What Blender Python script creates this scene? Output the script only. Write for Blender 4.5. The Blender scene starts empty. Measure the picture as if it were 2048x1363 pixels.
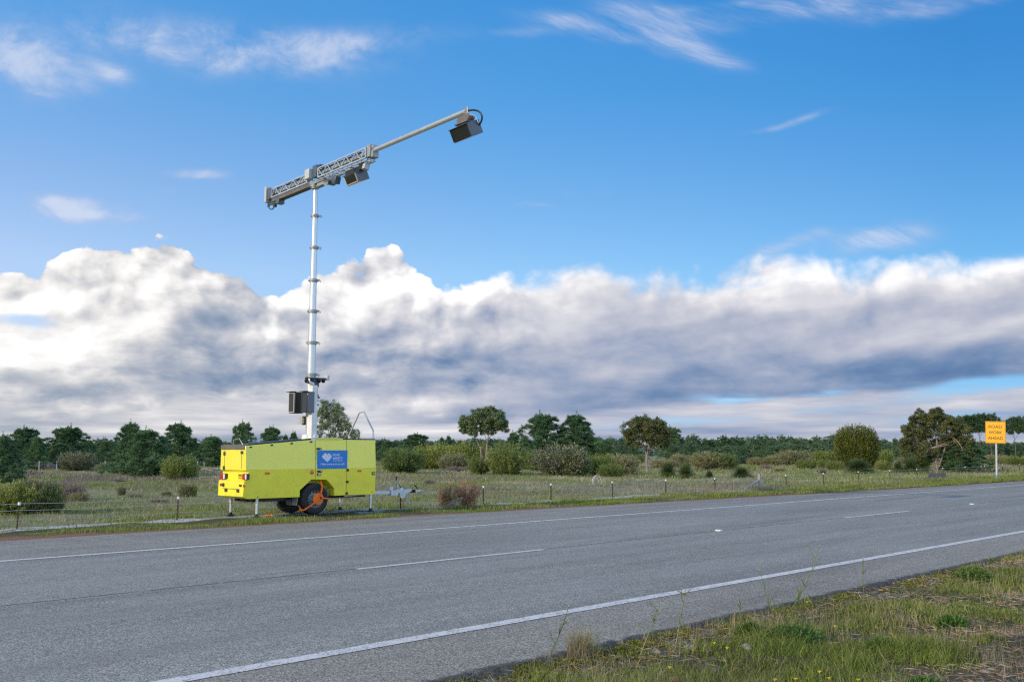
import bpy, bmesh, math, random
import numpy as np
from mathutils import Vector, Matrix
R = math.radians
scene = bpy.context.scene
COL = scene.collection

# ------------------------------------------------------------------ camera
F_PX, CX, CY, EYE = 1928.0, 1024.0, 681.5, 1.30
YAW, PITCH = R(45.0), math.atan((901 - 681.5) / 1928.0)
cam_d = bpy.data.cameras.new('camera')
cam_d.sensor_width = 36.0
cam_d.lens = F_PX / 2048.0 * 36.0
cam_d.clip_end = 6000.0
cam = bpy.data.objects.new('camera', cam_d)
COL.objects.link(cam)
cam.location = (0, 0, EYE)
cam.rotation_euler = (R(90) + PITCH, 0, YAW - R(90))
scene.camera = cam

# ------------------------------------------------------------------ light
SUN_AZ, SUN_EL = R(176.0), R(21.0)          # direction towards the sun, from +X anticlockwise
sun_dir = Vector((math.cos(SUN_AZ) * math.cos(SUN_EL), math.sin(SUN_AZ) * math.cos(SUN_EL), math.sin(SUN_EL)))
sd = bpy.data.lights.new('sun', 'SUN')
sd.energy = 2.9
sd.angle = R(0.6)
sd.color = (1.0, 0.84, 0.62)
sun = bpy.data.objects.new('sun', sd)
sun.rotation_euler = sun_dir.to_track_quat('Z', 'Y').to_euler()
sun.location = (-20, 5, 30)
COL.objects.link(sun)

scene.view_settings.view_transform = 'Standard'
scene.view_settings.look = 'None'
scene.view_settings.exposure = 0.14
scene.view_settings.gamma = 1.0
scene.view_settings.use_curve_mapping = False
scene.render.engine = 'CYCLES'
scene.cycles.max_bounces = 6
scene.cycles.diffuse_bounces = 3
scene.cycles.use_denoising = False
scene.cycles.filter_width = 1.3


def ray(x, y):
    c, s = math.cos(YAW), math.sin(YAW)
    f = np.array([c * math.cos(PITCH), s * math.cos(PITCH), math.sin(PITCH)])
    r = np.array([s, -c, 0.0])
    u = np.cross(r, f)
    return f + r * (x - CX) / F_PX - u * (y - CY) / F_PX


# ------------------------------------------------------------------ world: blue sky with cloud deck
world = bpy.data.worlds.new('World')
scene.world = world
world.use_nodes = True
W = world.node_tree
W.nodes.clear()
wl = W.links


class NT:
    """tiny helper for building node math"""
    def __init__(s, tree):
        s.t = tree

    def val(s, sock, v):
        if isinstance(v, (int, float)):
            sock.default_value = v
        elif isinstance(v, (tuple, list)):
            sock.default_value = v
        else:
            s.t.links.new(v, sock)

    def m(s, op, a, b=0.0, c=0.0, clamp=False):
        n = s.t.nodes.new('ShaderNodeMath')
        n.operation = op
        n.use_clamp = clamp
        for i, v in enumerate((a, b, c)):
            s.val(n.inputs[i], v)
        return n.outputs[0]

    def vec(s, x, y, z=0.0):
        n = s.t.nodes.new('ShaderNodeCombineXYZ')
        for i, v in enumerate((x, y, z)):
            s.val(n.inputs[i], v)
        return n.outputs[0]

    def noise(s, v, scale, detail=4, rough=0.5, dist=0.0, typ='3D', lac=2.0):
        n = s.t.nodes.new('ShaderNodeTexNoise')
        n.noise_dimensions = typ
        s.t.links.new(v, n.inputs['Vector'])
        n.inputs['Scale'].default_value = scale
        n.inputs['Detail'].default_value = detail
        n.inputs['Roughness'].default_value = rough
        n.inputs['Lacunarity'].default_value = lac
        n.inputs['Distortion'].default_value = dist
        return n.outputs[0]

    def voro(s, v, scale, smooth=0.5, feature='SMOOTH_F1', detail=0.0):
        n = s.t.nodes.new('ShaderNodeTexVoronoi')
        n.feature = feature
        s.t.links.new(v, n.inputs['Vector'])
        n.inputs['Scale'].default_value = scale
        if 'Detail' in n.inputs:
            n.inputs['Detail'].default_value = detail
        if feature == 'SMOOTH_F1':
            n.inputs['Smoothness'].default_value = smooth
        return n

    def rng(s, v, a, b, c=0.0, d=1.0, mode='SMOOTHSTEP'):
        n = s.t.nodes.new('ShaderNodeMapRange')
        n.interpolation_type = mode
        s.val(n.inputs[0], v)
        for i, q in enumerate((a, b, c, d)):
            s.val(n.inputs[i + 1], q)
        return n.outputs[0]

    def mix(s, f, a, b, blend='MIX'):
        n = s.t.nodes.new('ShaderNodeMix')
        n.data_type = 'RGBA'
        n.blend_type = blend
        s.val(n.inputs[0], f)
        for k, v in ((6, a), (7, b)):
            if isinstance(v, (tuple, list)) and len(v) == 3:
                v = (*v, 1.0)
            s.val(n.inputs[k], v)
        return n.outputs[2]

    def ramp(s, f, stops, interp='LINEAR'):
        n = s.t.nodes.new('ShaderNodeValToRGB')
        n.color_ramp.interpolation = interp
        e = n.color_ramp.elements
        while len(e) > 1:
            e.remove(e[-1])
        e[0].position = stops[0][0]
        e[0].color = (*stops[0][1], 1)
        for p, c in stops[1:]:
            q = e.new(p)
            q.color = (*c, 1)
        s.val(n.inputs[0], f)
        return n.outputs[0]

    def curve(s, f, pts):
        n = s.t.nodes.new('ShaderNodeFloatCurve')
        c = n.mapping.curves[0]
        while len(c.points) > 2:
            c.points.remove(c.points[-1])
        c.points[0].location = pts[0]
        c.points[1].location = pts[-1]
        for p in pts[1:-1]:
            c.points.new(*p)
        n.mapping.update()
        s.val(n.inputs['Value'], f)
        return n.outputs[0]


def azel(x, y):
    """azimuth (right of the view axis) and tan(elevation) of a direction"""
    d = ray(x, y)
    f = (d[0] + d[1]) * 0.70710678
    r = (d[0] - d[1]) * 0.70710678
    return math.atan2(r, f), d[2] / math.hypot(f, r)


def lin(r, g, b):
    f = lambda c: ((c / 255 + 0.055) / 1.055) ** 2.4 if c > 10 else c / 255 / 12.92
    return (f(r), f(g), f(b))


N = NT(W)
tc = W.nodes.new('ShaderNodeTexCoord')
sep = W.nodes.new('ShaderNodeSeparateXYZ')
wl.new(tc.outputs['Generated'], sep.inputs[0])
dx, dy, dz = sep.outputs
fwd = N.m('MULTIPLY', N.m('ADD', dx, dy), 0.70710678)
rgt = N.m('MULTIPLY', N.m('SUBTRACT', dx, dy), 0.70710678)
az = N.m('ARCTAN2', rgt, fwd)
hor = N.m('SQRT', N.m('ADD', N.m('MULTIPLY', fwd, fwd), N.m('MULTIPLY', rgt, rgt)))
el = N.m('DIVIDE', dz, N.m('MAXIMUM', hor, 0.05))
az_abs = N.m('ABSOLUTE', az)

# ---- blue
sky = W.nodes.new('ShaderNodeTexSky')
sky.sky_type = 'NISHITA'
sky.sun_disc = False
sky.sun_elevation = SUN_EL
sky.sun_rotation = R(90) - SUN_AZ
sky.air_density = 1.0
sky.dust_density = 0.3
sky.ozone_density = 2.0
SKY_STR = 0.10
# grade of the clear sky by elevation and azimuth (polarised, deep blue to the right)
g1 = N.ramp(N.m('MULTIPLY', el, 2.0, clamp=True), [(0.0, (.35, .50, .90)), (0.06, (.35, .48, .85)), (0.20, (.39, .51, .69)), (0.356, (.49, .63, .745)), (0.53, (.41, .625, .78)), (0.75, (.275, .64, .865)), (0.98, (.22, .67, .965))])
g2 = N.ramp(N.rng(az, -0.75, 0.75, 0, 1, 'LINEAR'), [(0.0, (.74, .54, .50)), (0.2, (.62, .49, .46)), (0.5, (.36, .38, .38)), (0.8, (.17, .25, .28)), (1.0, (.12, .2, .25))])
sky_g = N.mix(1.0, sky.outputs[0], N.mix(1.0, g1, g2, 'MULTIPLY'), 'MULTIPLY')
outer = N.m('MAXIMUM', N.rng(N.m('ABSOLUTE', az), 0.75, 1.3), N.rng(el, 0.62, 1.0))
skyc = N.mix(outer, N.mix(1.0, sky_g, (5.95, 5.45, 5.36), 'MULTIPLY'), N.mix(1.0, N.mix(1.0, sky.outputs[0], (2.1, 2.35, 2.75), 'MULTIPLY'), (10.0, 10.8, 12.0), 'DARKEN'))  # sky out of view lifted as added fill light


def blob(group_in, x, y, sx, sy, rot=0.0):
    """soft elliptical patch of sky (centre and radii as seen over the field), 0..1"""
    a0, e0 = azel(x, y)
    a, e = group_in
    ca, sa = math.cos(R(rot)), math.sin(R(rot))
    u = N.m('SUBTRACT', a, a0)
    v = N.m('SUBTRACT', e, e0)
    p = N.m('ADD', N.m('MULTIPLY', u, ca * 1928 / sx), N.m('MULTIPLY', v, sa * 1928 / sx))
    q = N.m('ADD', N.m('MULTIPLY', u, -sa * 1928 / sy), N.m('MULTIPLY', v, ca * 1928 / sy))
    rr = N.m('ADD', N.m('MULTIPLY', p, p), N.m('MULTIPLY', q, q))
    return N.m('EXPONENT', N.m('MULTIPLY', rr, -1.0))


def fsum(terms):
    o = terms[0]
    for t in terms[1:]:
        o = N.m('ADD', o, t)
    return o


# warped coordinates so that no edge is smooth
P0 = N.vec(az, el, 0.0)
wn1 = N.m('SUBTRACT', N.noise(P0, 9.0, 3, 0.5), 0.5)
wn2 = N.m('SUBTRACT', N.noise(N.vec(N.m('ADD', az, 7.3), el, 2.0), 9.0, 3, 0.5), 0.5)
aw = N.m('ADD', az, N.m('MULTIPLY', wn1, 0.05))
ew = N.m('ADD', el, N.m('MULTIPLY', wn2, 0.03))
AE = (aw, ew)

# ---- outline of the cumulus deck
top_px = [(-500, 540), (0, 548), (45, 545), (90, 522), (135, 503), (190, 500), (245, 488), (350, 486), (385, 505), (430, 535),
          (480, 552), (520, 572), (552, 590), (600, 570), (640, 545), (690, 540), (718, 528), (742, 508), (775, 500), (812, 516),
          (845, 545), (880, 568), (920, 562), (1000, 552), (1080, 545), (1155, 528), (1250, 540), (1340, 532),
          (1410, 545), (1480, 522), (1540, 515), (1600, 512), (1660, 512), (1700, 530), (1760, 515), (1830, 503),
          (1910, 498), (1960, 512), (2048, 505), (2300, 520), (2600, 540)]
A0, A1 = -0.75, 0.75
tp = []
for x, y in top_px:
    a, e = azel(x, y)
    tp.append(((a - A0) / (A1 - A0), e / 0.4))
topc = N.m('ADD', N.m('MULTIPLY', N.curve(N.rng(aw, A0, A1, 0, 1, 'LINEAR'), tp), 0.4), 0.010)
# puffs
Pv = N.vec(aw, N.m('MULTIPLY', ew, 1.15), 3.0)
nb = N.m('SUBTRACT', N.noise(Pv, 16.0, 9, 0.56), 0.5)
vb = N.m('SUBTRACT', 0.45, N.voro(Pv, 26.0, 0.35, detail=2.0).outputs['Distance'])
rightness = N.rng(az, -0.12, 0.10)
h = N.m('SUBTRACT', topc, el)
edge = N.m('ADD', h, N.m('ADD', N.m('MULTIPLY', nb, 0.060), N.m('MULTIPLY', vb, 0.020)))
wdt = N.m('ADD', 0.004, N.m('MULTIPLY', rightness, 0.024))
deck = N.rng(edge, 0.0, wdt)

# holes low in the deck and along the horizon, where blue shows between the layers
lowv = N.m('LOGARITHM', N.m('ADD', N.m('MAXIMUM', el, 0.0), 0.022), math.e)
Plow = N.vec(N.m('MULTIPLY', aw, 1.0), N.m('MULTIPLY', lowv, 0.55), 5.0)
nl = N.noise(Plow, 5.0, 7, 0.56)
hole = fsum([N.m('MULTIPLY', blob(AE, 1560, 784, 150, 12, 3), 1.6), N.m('MULTIPLY', blob(AE, 1960, 772, 110, 16, 5), 1.5),
             N.m('MULTIPLY', blob(AE, 1420, 835, 380, 14, 4), 0.75), N.m('MULTIPLY', blob(AE, 1800, 840, 220, 14, 3), 0.85),
             N.m('MULTIPLY', blob(AE, 55, 640, 48, 16, 0), 1.15), N.m('MULTIPLY', blob(AE, 1325, 790, 60, 8, 0), 0.0)])
hole = N.m('MULTIPLY', N.m('MULTIPLY', N.rng(hole, 0.15, 1.1), N.rng(nl, 0.60, 0.44)), 0.85)

# ---- brightness of the deck
relief_d = (0.010, -0.012)
Pv2 = N.vec(N.m('SUBTRACT', aw, relief_d[0]), N.m('ADD', N.m('MULTIPLY', ew, 1.15), -relief_d[1]), 3.0)
nb2 = N.m('SUBTRACT', N.noise(Pv2, 16.0, 4, 0.52), 0.5)
vb2 = N.m('SUBTRACT', 0.45, N.voro(Pv2, 26.0, 0.35).outputs['Distance'])
nbs = N.m('SUBTRACT', N.noise(Pv, 16.0, 5, 0.52), 0.5)
relief = N.m('ADD', N.m('MULTIPLY', N.m('SUBTRACT', nbs, nb2), 1.9), N.m('MULTIPLY', N.m('SUBTRACT', vb, vb2), 0.55))
relief = N.m('MULTIPLY', relief, N.rng(rightness, 0, 1, 1.0, 0.36))
hn = N.m('DIVIDE', h, N.m('MAXIMUM', topc, 0.05))     # 0 at the top edge, 1 on the horizon
relief = N.m('MULTIPLY', relief, N.rng(hn, 0.12, 0.70, 1.0, 0.30))
# slanting layers on the right
ls = N.noise(N.vec(N.m('MULTIPLY', aw, 0.55), N.m('SUBTRACT', N.m('MULTIPLY', ew, 2.6), N.m('MULTIPLY', aw, 0.35)), 9.0), 9.0, 6, 0.5)
ls = N.m('MULTIPLY', N.m('SUBTRACT', ls, 0.5), 0.95)
bl = lambda x, y, sx, sy, amp, rot=0: N.m('MULTIPLY', blob(AE, x, y, sx, sy, rot), amp)
base = N.curve(hn, [(0.0, 0.96), (0.12, 0.92), (0.28, 0.82), (0.45, 0.72), (0.62, 0.64), (0.76, 0.60), (0.88, 0.60), (1.0, 0.62)])
light = fsum([
    base, relief, ls,
    bl(70, 620, 240, 110, 0.26), bl(260, 545, 260, 60, 0.18), bl(230, 680, 150, 50, 0.26), bl(60, 720, 140, 30, 0.18), bl(800, 600, 160, 50, 0.10), bl(1130, 570, 120, 30, 0.10), bl(780, 545, 90, 50, 0.22),
    bl(620, 640, 190, 40, 0.20, 14), bl(560, 665, 110, 16, 0.12), bl(480, 565, 60, 34, -0.26, -30), bl(420, 600, 40, 60, -0.18),
    bl(230, 605, 60, 20, -0.30), bl(400, 640, 70, 22, -0.16), bl(400, 738, 170, 30, -0.30), bl(520, 700, 150, 24, -0.16),
    bl(120, 770, 150, 26, -0.26), bl(760, 715, 200, 30, -0.10), bl(930, 735, 120, 30, -0.14), bl(1000, 590, 170, 60, 0.20, 6),
    bl(1450, 600, 260, 40, 0.06, 8), bl(1600, 740, 420, 34, -0.18, 3), bl(2000, 715, 260, 34, -0.16, 2), bl(1700, 650, 300, 24, -0.10, 4), bl(1850, 680, 150, 14, 0.10, 5), bl(1450, 680, 180, 14, 0.10, 6),
    bl(1300, 690, 260, 50, -0.12, 6), bl(1230, 745, 110, 16, 0.20, 3), bl(1900, 530, 160, 30, 0.16), bl(1620, 545, 90, 30, 0.16),
    bl(1840, 600, 160, 22, -0.12, 8), bl(700, 805, 260, 24, 0.12), bl(350, 815, 200, 18, 0.12), bl(1100, 845, 160, 14, 0.18), bl(1350, 815, 120, 14, 0.22, 4),
    bl(1930, 815, 60, 10, 0.35), bl(60, 830, 120, 18, -0.12), bl(300, 860, 240, 18, -0.14), bl(650, 860, 200, 14, -0.06),
])
strat = N.m('MULTIPLY', N.m('SUBTRACT', nl, 0.5), N.rng(el, 0.03, 0.15, 1.7, 0.5))
lump = N.m('MULTIPLY', N.m('SUBTRACT', N.noise(N.vec(aw, N.m('MULTIPLY', ew, 1.7), 31.0), 6.5, 4, 0.5), 0.5), 0.42)
light = N.m('ADD', light, lump)
brk = N.m('SUBTRACT', N.noise(N.vec(aw, N.m('MULTIPLY', ew, 2.3), 55.0), 15.0, 8, 0.60, 0.3), 0.5)
brk = N.m('MULTIPLY', brk, N.m('MULTIPLY', N.rng(hn, 0.22, 0.55), N.rng(rightness, 0, 1, 1.35, 0.55)))
light = N.m('ADD', light, brk)
# flat base of the main deck: dark just above its edge, lighter far cloud below it
bc_px = [(-500, 850), (0, 842), (200, 838), (420, 800), (640, 812), (860, 838), (1024, 838), (1200, 824), (1380, 808), (1560, 797), (1700, 788), (1850, 778), (2048, 764), (2600, 740)]
bp_ = []
for x, y in bc_px:
    a, e = azel(x, y)
    bp_.append(((a - A0) / (A1 - A0), e / 0.2))
botc = N.m('MULTIPLY', N.curve(N.rng(az, A0, A1, 0, 1, 'LINEAR'), bp_), 0.2)
sb = N.m('SUBTRACT', N.m('ADD', el, N.m('MULTIPLY', N.m('SUBTRACT', N.noise(N.vec(az, N.m('MULTIPLY', el, 3.0), 40.0), 22.0, 5, 0.55), 0.5), 0.010)), botc)
bstr = N.rng(az, -0.20, 0.12, 0.10, 1.0)
under = N.m('MULTIPLY', N.m('EXPONENT', N.m('MULTIPLY', N.m('MAXIMUM', sb, 0.0), -30.0)), N.m('MULTIPLY', bstr, -0.40))
upper_l = N.m('ADD', N.m('ADD', light, under), N.m('MULTIPLY', strat, 0.35))
lower_l = fsum([N.m('MULTIPLY', strat, 1.0), N.m('MULTIPLY', N.rng(sb, 0.0, -0.05), -0.12), bl(1350, 812, 120, 14, 0.14, 4), bl(1930, 812, 70, 12, 0.22), bl(700, 820, 240, 16, 0.10), bl(330, 815, 180, 16, 0.12), bl(1700, 860, 300, 20, -0.08), N.m('ADD', 0.58, 0.0)])
light = N.m('ADD', N.m('MULTIPLY', upper_l, N.rng(sb, -0.004, 0.005)), N.m('MULTIPLY', lower_l, N.rng(sb, 0.005, -0.004)))
light = N.rng(light, -0.25, 1.25, -0.02, 1.02, 'LINEAR')
light = N.m('ADD', N.m('MULTIPLY', N.m('SUBTRACT', light, 0.5), 1.15), 0.53)
warm = N.rng(az, -0.5, 0.15)
cool = N.ramp(light, [(0.0, lin(74, 108, 154)), (0.22, lin(104, 132, 170)), (0.42, lin(146, 159, 186)), (0.62, lin(181, 185, 200)), (0.80, lin(210, 210, 217)), (1.0, lin(250, 248, 249))])
warmc = N.ramp(light, [(0.0, lin(104, 126, 156)), (0.22, lin(128, 146, 170)), (0.42, lin(163, 171, 185)), (0.62, lin(200, 201, 205)), (0.80, lin(233, 231, 229)), (1.0, lin(254, 254, 253))])
cloudc = N.mix(warm, warmc, cool)

# ---- thin high cloud
Pw = N.vec(N.m('MULTIPLY', aw, 1.0), N.m('MULTIPLY', ew, 1.35), 12.0)
nw = N.noise(Pw, 13.0, 9, 0.66, 0.25)
Pw2 = N.vec(N.m('ADD', N.m('MULTIPLY', aw, 0.8), N.m('MULTIPLY', ew, 0.9)), N.m('SUBTRACT', N.m('MULTIPLY', ew, 1.9), N.m('MULTIPLY', aw, -0.7)), 20.0)
nw2 = N.noise(Pw2, 13.0, 9, 0.66, 0.3)
veil = fsum([bl(420, 92, 330, 62, 0.85, -2), bl(620, 96, 190, 36, 0.9, 6), bl(860, 60, 120, 26, 0.35), bl(50, 110, 150, 56, 0.85, -12), bl(235, 150, 34, 18, 0.50, -15), bl(-120, 160, 200, 60, 0.5),
             bl(165, 422, 62, 26, 2.4, 3), bl(385, 352, 60, 12, 1.1), bl(335, 382, 34, 10, 0.40), bl(240, 432, 80, 10, 0.40), bl(95, 184, 26, 6, 0.42), bl(620, 300, 30, 8, 0.35), bl(60, 465, 60, 12, 0.35)])
veil_r = fsum([bl(1290, 50, 130, 60, 0.9, -20), bl(1100, 40, 120, 26, 0.4, -10), bl(1180, 62, 80, 18, 0.7, -22), bl(1400, 108, 84, 24, 1.15, -30), bl(1650, 10, 230, 34, 0.95), bl(1880, 14, 130, 28, 0.8), bl(1440, 4, 100, 12, 0.5),
               bl(1010, 70, 130, 16, 0.40, 5), bl(1575, 246, 80, 9, 0.7, 10), bl(1065, 408, 44, 7, 0.50), bl(1205, 385, 30, 12, 0.38), bl(1135, 384, 26, 12, 0.40),
               bl(1765, 480, 100, 30, 1.1, 8), bl(1570, 492, 80, 18, 0.8, 14), bl(830, 60, 60, 14, 0.3)])
va = N.m('MULTIPLY', N.rng(veil, 0.06, 0.85), N.rng(N.m('ADD', nw, N.m('MULTIPLY', veil, 0.12)), 0.36, 0.78))
vr = N.m('MULTIPLY', N.rng(veil_r, 0.06, 0.85), N.rng(N.m('ADD', nw2, N.m('MULTIPLY', veil_r, 0.12)), 0.36, 0.78))
va = N.m('MULTIPLY', N.m('MAXIMUM', va, vr), 0.58)
veilc = N.mix(N.rng(va, 0.1, 0.8), lin(178, 190, 218), lin(232, 230, 236))

cs = 1.0 / SKY_STR
scale10 = lambda c: N.mix(1.0, c, (cs, cs, cs), 'MULTIPLY')
deck = N.m('MULTIPLY', deck, N.m('SUBTRACT', 1.0, hole))
# outside the view: added broken cloud all round, for more fill light
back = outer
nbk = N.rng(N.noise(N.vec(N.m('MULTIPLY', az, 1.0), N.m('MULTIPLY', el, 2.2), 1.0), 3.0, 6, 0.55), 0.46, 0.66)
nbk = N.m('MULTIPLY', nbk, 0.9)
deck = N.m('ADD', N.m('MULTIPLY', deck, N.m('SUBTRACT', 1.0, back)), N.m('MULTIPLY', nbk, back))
va = N.m('MULTIPLY', va, N.m('SUBTRACT', 1.0, back))
c1 = N.mix(va, skyc, scale10(veilc))
c2 = N.mix(N.m('MULTIPLY', deck, N.rng(deck, 0, 1, 0.85, 1.0)), c1, scale10(cloudc))
fill_w = N.rng(dy, 0.25, -0.75, 0.62, 1.28)  # unseen sky weighted brighter on the near side to light the trailer flank
c2 = N.mix(back, c2, N.mix(1.0, c2, N.vec(fill_w, fill_w, fill_w), 'MULTIPLY'))
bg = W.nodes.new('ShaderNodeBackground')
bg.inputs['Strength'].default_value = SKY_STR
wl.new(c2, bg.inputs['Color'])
out = W.nodes.new('ShaderNodeOutputWorld')
wl.new(bg.outputs[0], out.inputs['Surface'])
world.cycles.sampling_method = 'MANUAL'
world.cycles.sample_map_resolution = 512

# ------------------------------------------------------------------ helpers
def at(x, y, Y):
    d = ray(x, y)
    t = Y / d[1]
    return Vector((d[0] * t, Y, d[2] * t + EYE))


def at_x(x, y, X):
    d = ray(x, y)
    t = X / d[0]
    return Vector((X, d[1] * t, d[2] * t + EYE))


def ground_at(x, y):
    d = ray(x, y)
    t = -EYE / d[2]
    return Vector((d[0] * t, d[1] * t, 0.0))


def tag(o, label=None, cat=None, group=None, kind=None):
    if label:
        o['label'] = label
    if cat:
        o['category'] = cat
    if group:
        o['group'] = group
    if kind:
        o['kind'] = kind
    return o


def empty(name, loc=(0, 0, 0), rz=0.0, label=None, cat=None, group=None):
    o = bpy.data.objects.new(name, None)
    COL.objects.link(o)
    o.location = loc
    o.rotation_euler = (0, 0, rz)
    o.empty_display_size = 0.2
    tag(o, label, cat, group)
    return o


class MB:
    """collects shapes; build() links them as ONE mesh object"""

    def __init__(s, M=None):
        s.v, s.f, s.mi = [], [], []
        s.M = M or Matrix.Identity(4)

    def add(s, vs, fs, mi=0):
        b = len(s.v)
        s.v += [tuple(s.M @ Vector(v)) for v in vs]
        s.f += [tuple(i + b for i in f) for f in fs]
        s.mi += [mi] * len(fs)
        return s

    def box(s, c, d, mi=0, rot=None, taper=1.0):
        hx, hy, hz = d[0] / 2, d[1] / 2, d[2] / 2
        vs = []
        for z in (-1, 1):
            k = taper if z > 0 else 1.0
            for x, y in ((-1, -1), (1, -1), (1, 1), (-1, 1)):
                p = Vector((x * hx * k, y * hy * k, z * hz))
                if rot:
                    p = rot @ p
                vs.append(p + Vector(c))
        return s.add(vs, [(3, 2, 1, 0), (4, 5, 6, 7), (0, 1, 5, 4), (1, 2, 6, 5), (2, 3, 7, 6), (3, 0, 4, 7)], mi)

    def frame(s, p0, p1):
        a, b = Vector(p0), Vector(p1)
        d = (b - a).normalized()
        up = Vector((0, 0, 1)) if abs(d.z) < 0.95 else Vector((1, 0, 0))
        x = d.cross(up).normalized()
        return a, b, d, x, x.cross(d).normalized()

    def bar(s, p0, p1, w, h=None, mi=0):
        a, b, d, x, y = s.frame(p0, p1)
        h = h or w
        vs = [p + x * i * w / 2 + y * j * h / 2 for p in (a, b) for i, j in ((-1, -1), (1, -1), (1, 1), (-1, 1))]
        return s.add(vs, [(3, 2, 1, 0), (4, 5, 6, 7), (0, 1, 5, 4), (1, 2, 6, 5), (2, 3, 7, 6), (3, 0, 4, 7)], mi)

    def cyl(s, p0, p1, r0, r1=None, n=20, mi=0, cap=True):
        a, b, d, x, y = s.frame(p0, p1)
        r1 = r0 if r1 is None else r1
        vs = []
        for p, r in ((a, r0), (b, r1)):
            for i in range(n):
                t = 2 * math.pi * i / n
                vs.append(p + x * math.cos(t) * r + y * math.sin(t) * r)
        fs = [(i, (i + 1) % n, n + (i + 1) % n, n + i) for i in range(n)]
        if cap:
            fs += [tuple(range(n - 1, -1, -1)), tuple(range(n, 2 * n))]
        return s.add(vs, fs, mi)

    def tube(s, pts, r, n=8, mi=0):
        pts = [Vector(p) for p in pts]
        rs = r if isinstance(r, (list, tuple)) else [r] * len(pts)
        vs, fs = [], []
        x = None
        for k, p in enumerate(pts):
            d = (pts[min(k + 1, len(pts) - 1)] - pts[max(k - 1, 0)]).normalized()
            if x is None:
                up = Vector((0, 0, 1)) if abs(d.z) < 0.9 else Vector((1, 0, 0))
                x = d.cross(up).normalized()
            else:
                x = (x - d * x.dot(d)).normalized()
            y = x.cross(d)
            for i in range(n):
                t = 2 * math.pi * i / n
                vs.append(p + (x * math.cos(t) + y * math.sin(t)) * rs[k])
        for k in range(len(pts) - 1):
            for i in range(n):
                j = (i + 1) % n
                fs.append((k * n + i, k * n + j, (k + 1) * n + j, (k + 1) * n + i))
        fs += [tuple(range(n - 1, -1, -1)), tuple(range((len(pts) - 1) * n, len(pts) * n))]
        return s.add(vs, fs, mi)

    def prism(s, poly, axis, a, b, mi=0):
        """poly = 2-D outline, extruded along axis (0 x, 1 y, 2 z) from a to b; a, b may be functions of the point"""
        n = len(poly)
        fa = a if callable(a) else (lambda p: a)
        fb = b if callable(b) else (lambda p: b)
        def pt(p, q):
            l = [p[0], p[1]]
            l.insert(axis, q)
            return tuple(l)
        vs = [pt(p, fa(p)) for p in poly] + [pt(p, fb(p)) for p in poly]
        fs = [tuple(range(n)), tuple(range(2 * n - 1, n - 1, -1))] + [(i, n + i, n + (i + 1) % n, (i + 1) % n) for i in range(n)]
        return s.add(vs, fs, mi)

    def lathe(s, prof, c, axis, n=40, mi=0):
        """prof = (radius, offset along axis) pairs round point c, closed ring"""
        ax = Vector(axis).normalized()
        up = Vector((0, 0, 1)) if abs(ax.z) < 0.9 else Vector((1, 0, 0))
        x = ax.cross(up).normalized()
        y = x.cross(ax)
        c = Vector(c)
        m = len(prof)
        vs, fs = [], []
        for i in range(n):
            t = 2 * math.pi * i / n
            q = x * math.cos(t) + y * math.sin(t)
            for r, o in prof:
                vs.append(c + q * r + ax * o)
        for i in range(n):
            j = (i + 1) % n
            for k in range(m - 1):
                fs.append((i * m + k, j * m + k, j * m + k + 1, i * m + k + 1))
        return s.add(vs, fs, mi)

    def ball(s, c, r, mi=0, n=12, sc=(1, 1, 1)):
        vs, fs = [], []
        m = n // 2
        for j in range(m + 1):
            ph = math.pi * j / m
            for i in range(n):
                t = 2 * math.pi * i / n
                vs.append((c[0] + r * sc[0] * math.sin(ph) * math.cos(t), c[1] + r * sc[1] * math.sin(ph) * math.sin(t), c[2] + r * sc[2] * math.cos(ph)))
        for j in range(m):
            for i in range(n):
                k = (i + 1) % n
                fs.append((j * n + i, (j + 1) * n + i, (j + 1) * n + k, j * n + k))
        return s.add(vs, fs, mi)

    def build(s, name, mats, parent=None, bevel=0.0, smooth=True, label=None, weld=False):
        me = bpy.data.meshes.new(name)
        me.from_pydata(s.v, [], s.f)
        mats = mats if isinstance(mats, (list, tuple)) else [mats]
        for m in mats:
            me.materials.append(m)
        me.polygons.foreach_set('material_index', s.mi)
        bm = bmesh.new()
        bm.from_mesh(me)
        bmesh.ops.remove_doubles(bm, verts=bm.verts, dist=1e-6)
        bmesh.ops.recalc_face_normals(bm, faces=bm.faces)
        bm.to_mesh(me)
        bm.free()
        o = bpy.data.objects.new(name, me)
        COL.objects.link(o)
        if parent is not None:
            o.parent = parent
            top = parent
            off = Vector((0, 0, 0))
            while top is not None:
                off += top.location
                top = top.parent
            me.transform(Matrix.Translation(-off))
        if smooth:
            me.shade_smooth()
            me.set_sharp_from_angle(angle=R(38))
        if bevel:
            b = o.modifiers.new('bevel', 'BEVEL')
            b.width = bevel
            b.segments = 2
            b.limit_method = 'ANGLE'
            b.angle_limit = R(40)
            b.harden_normals = False
        if label:
            o['label'] = label
        me.update()
        return o


def new_mat(name):
    m = bpy.data.materials.new(name)
    m.use_nodes = True
    t = m.node_tree
    b = t.nodes['Principled BSDF']
    return m, t, b, NT(t)


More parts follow.
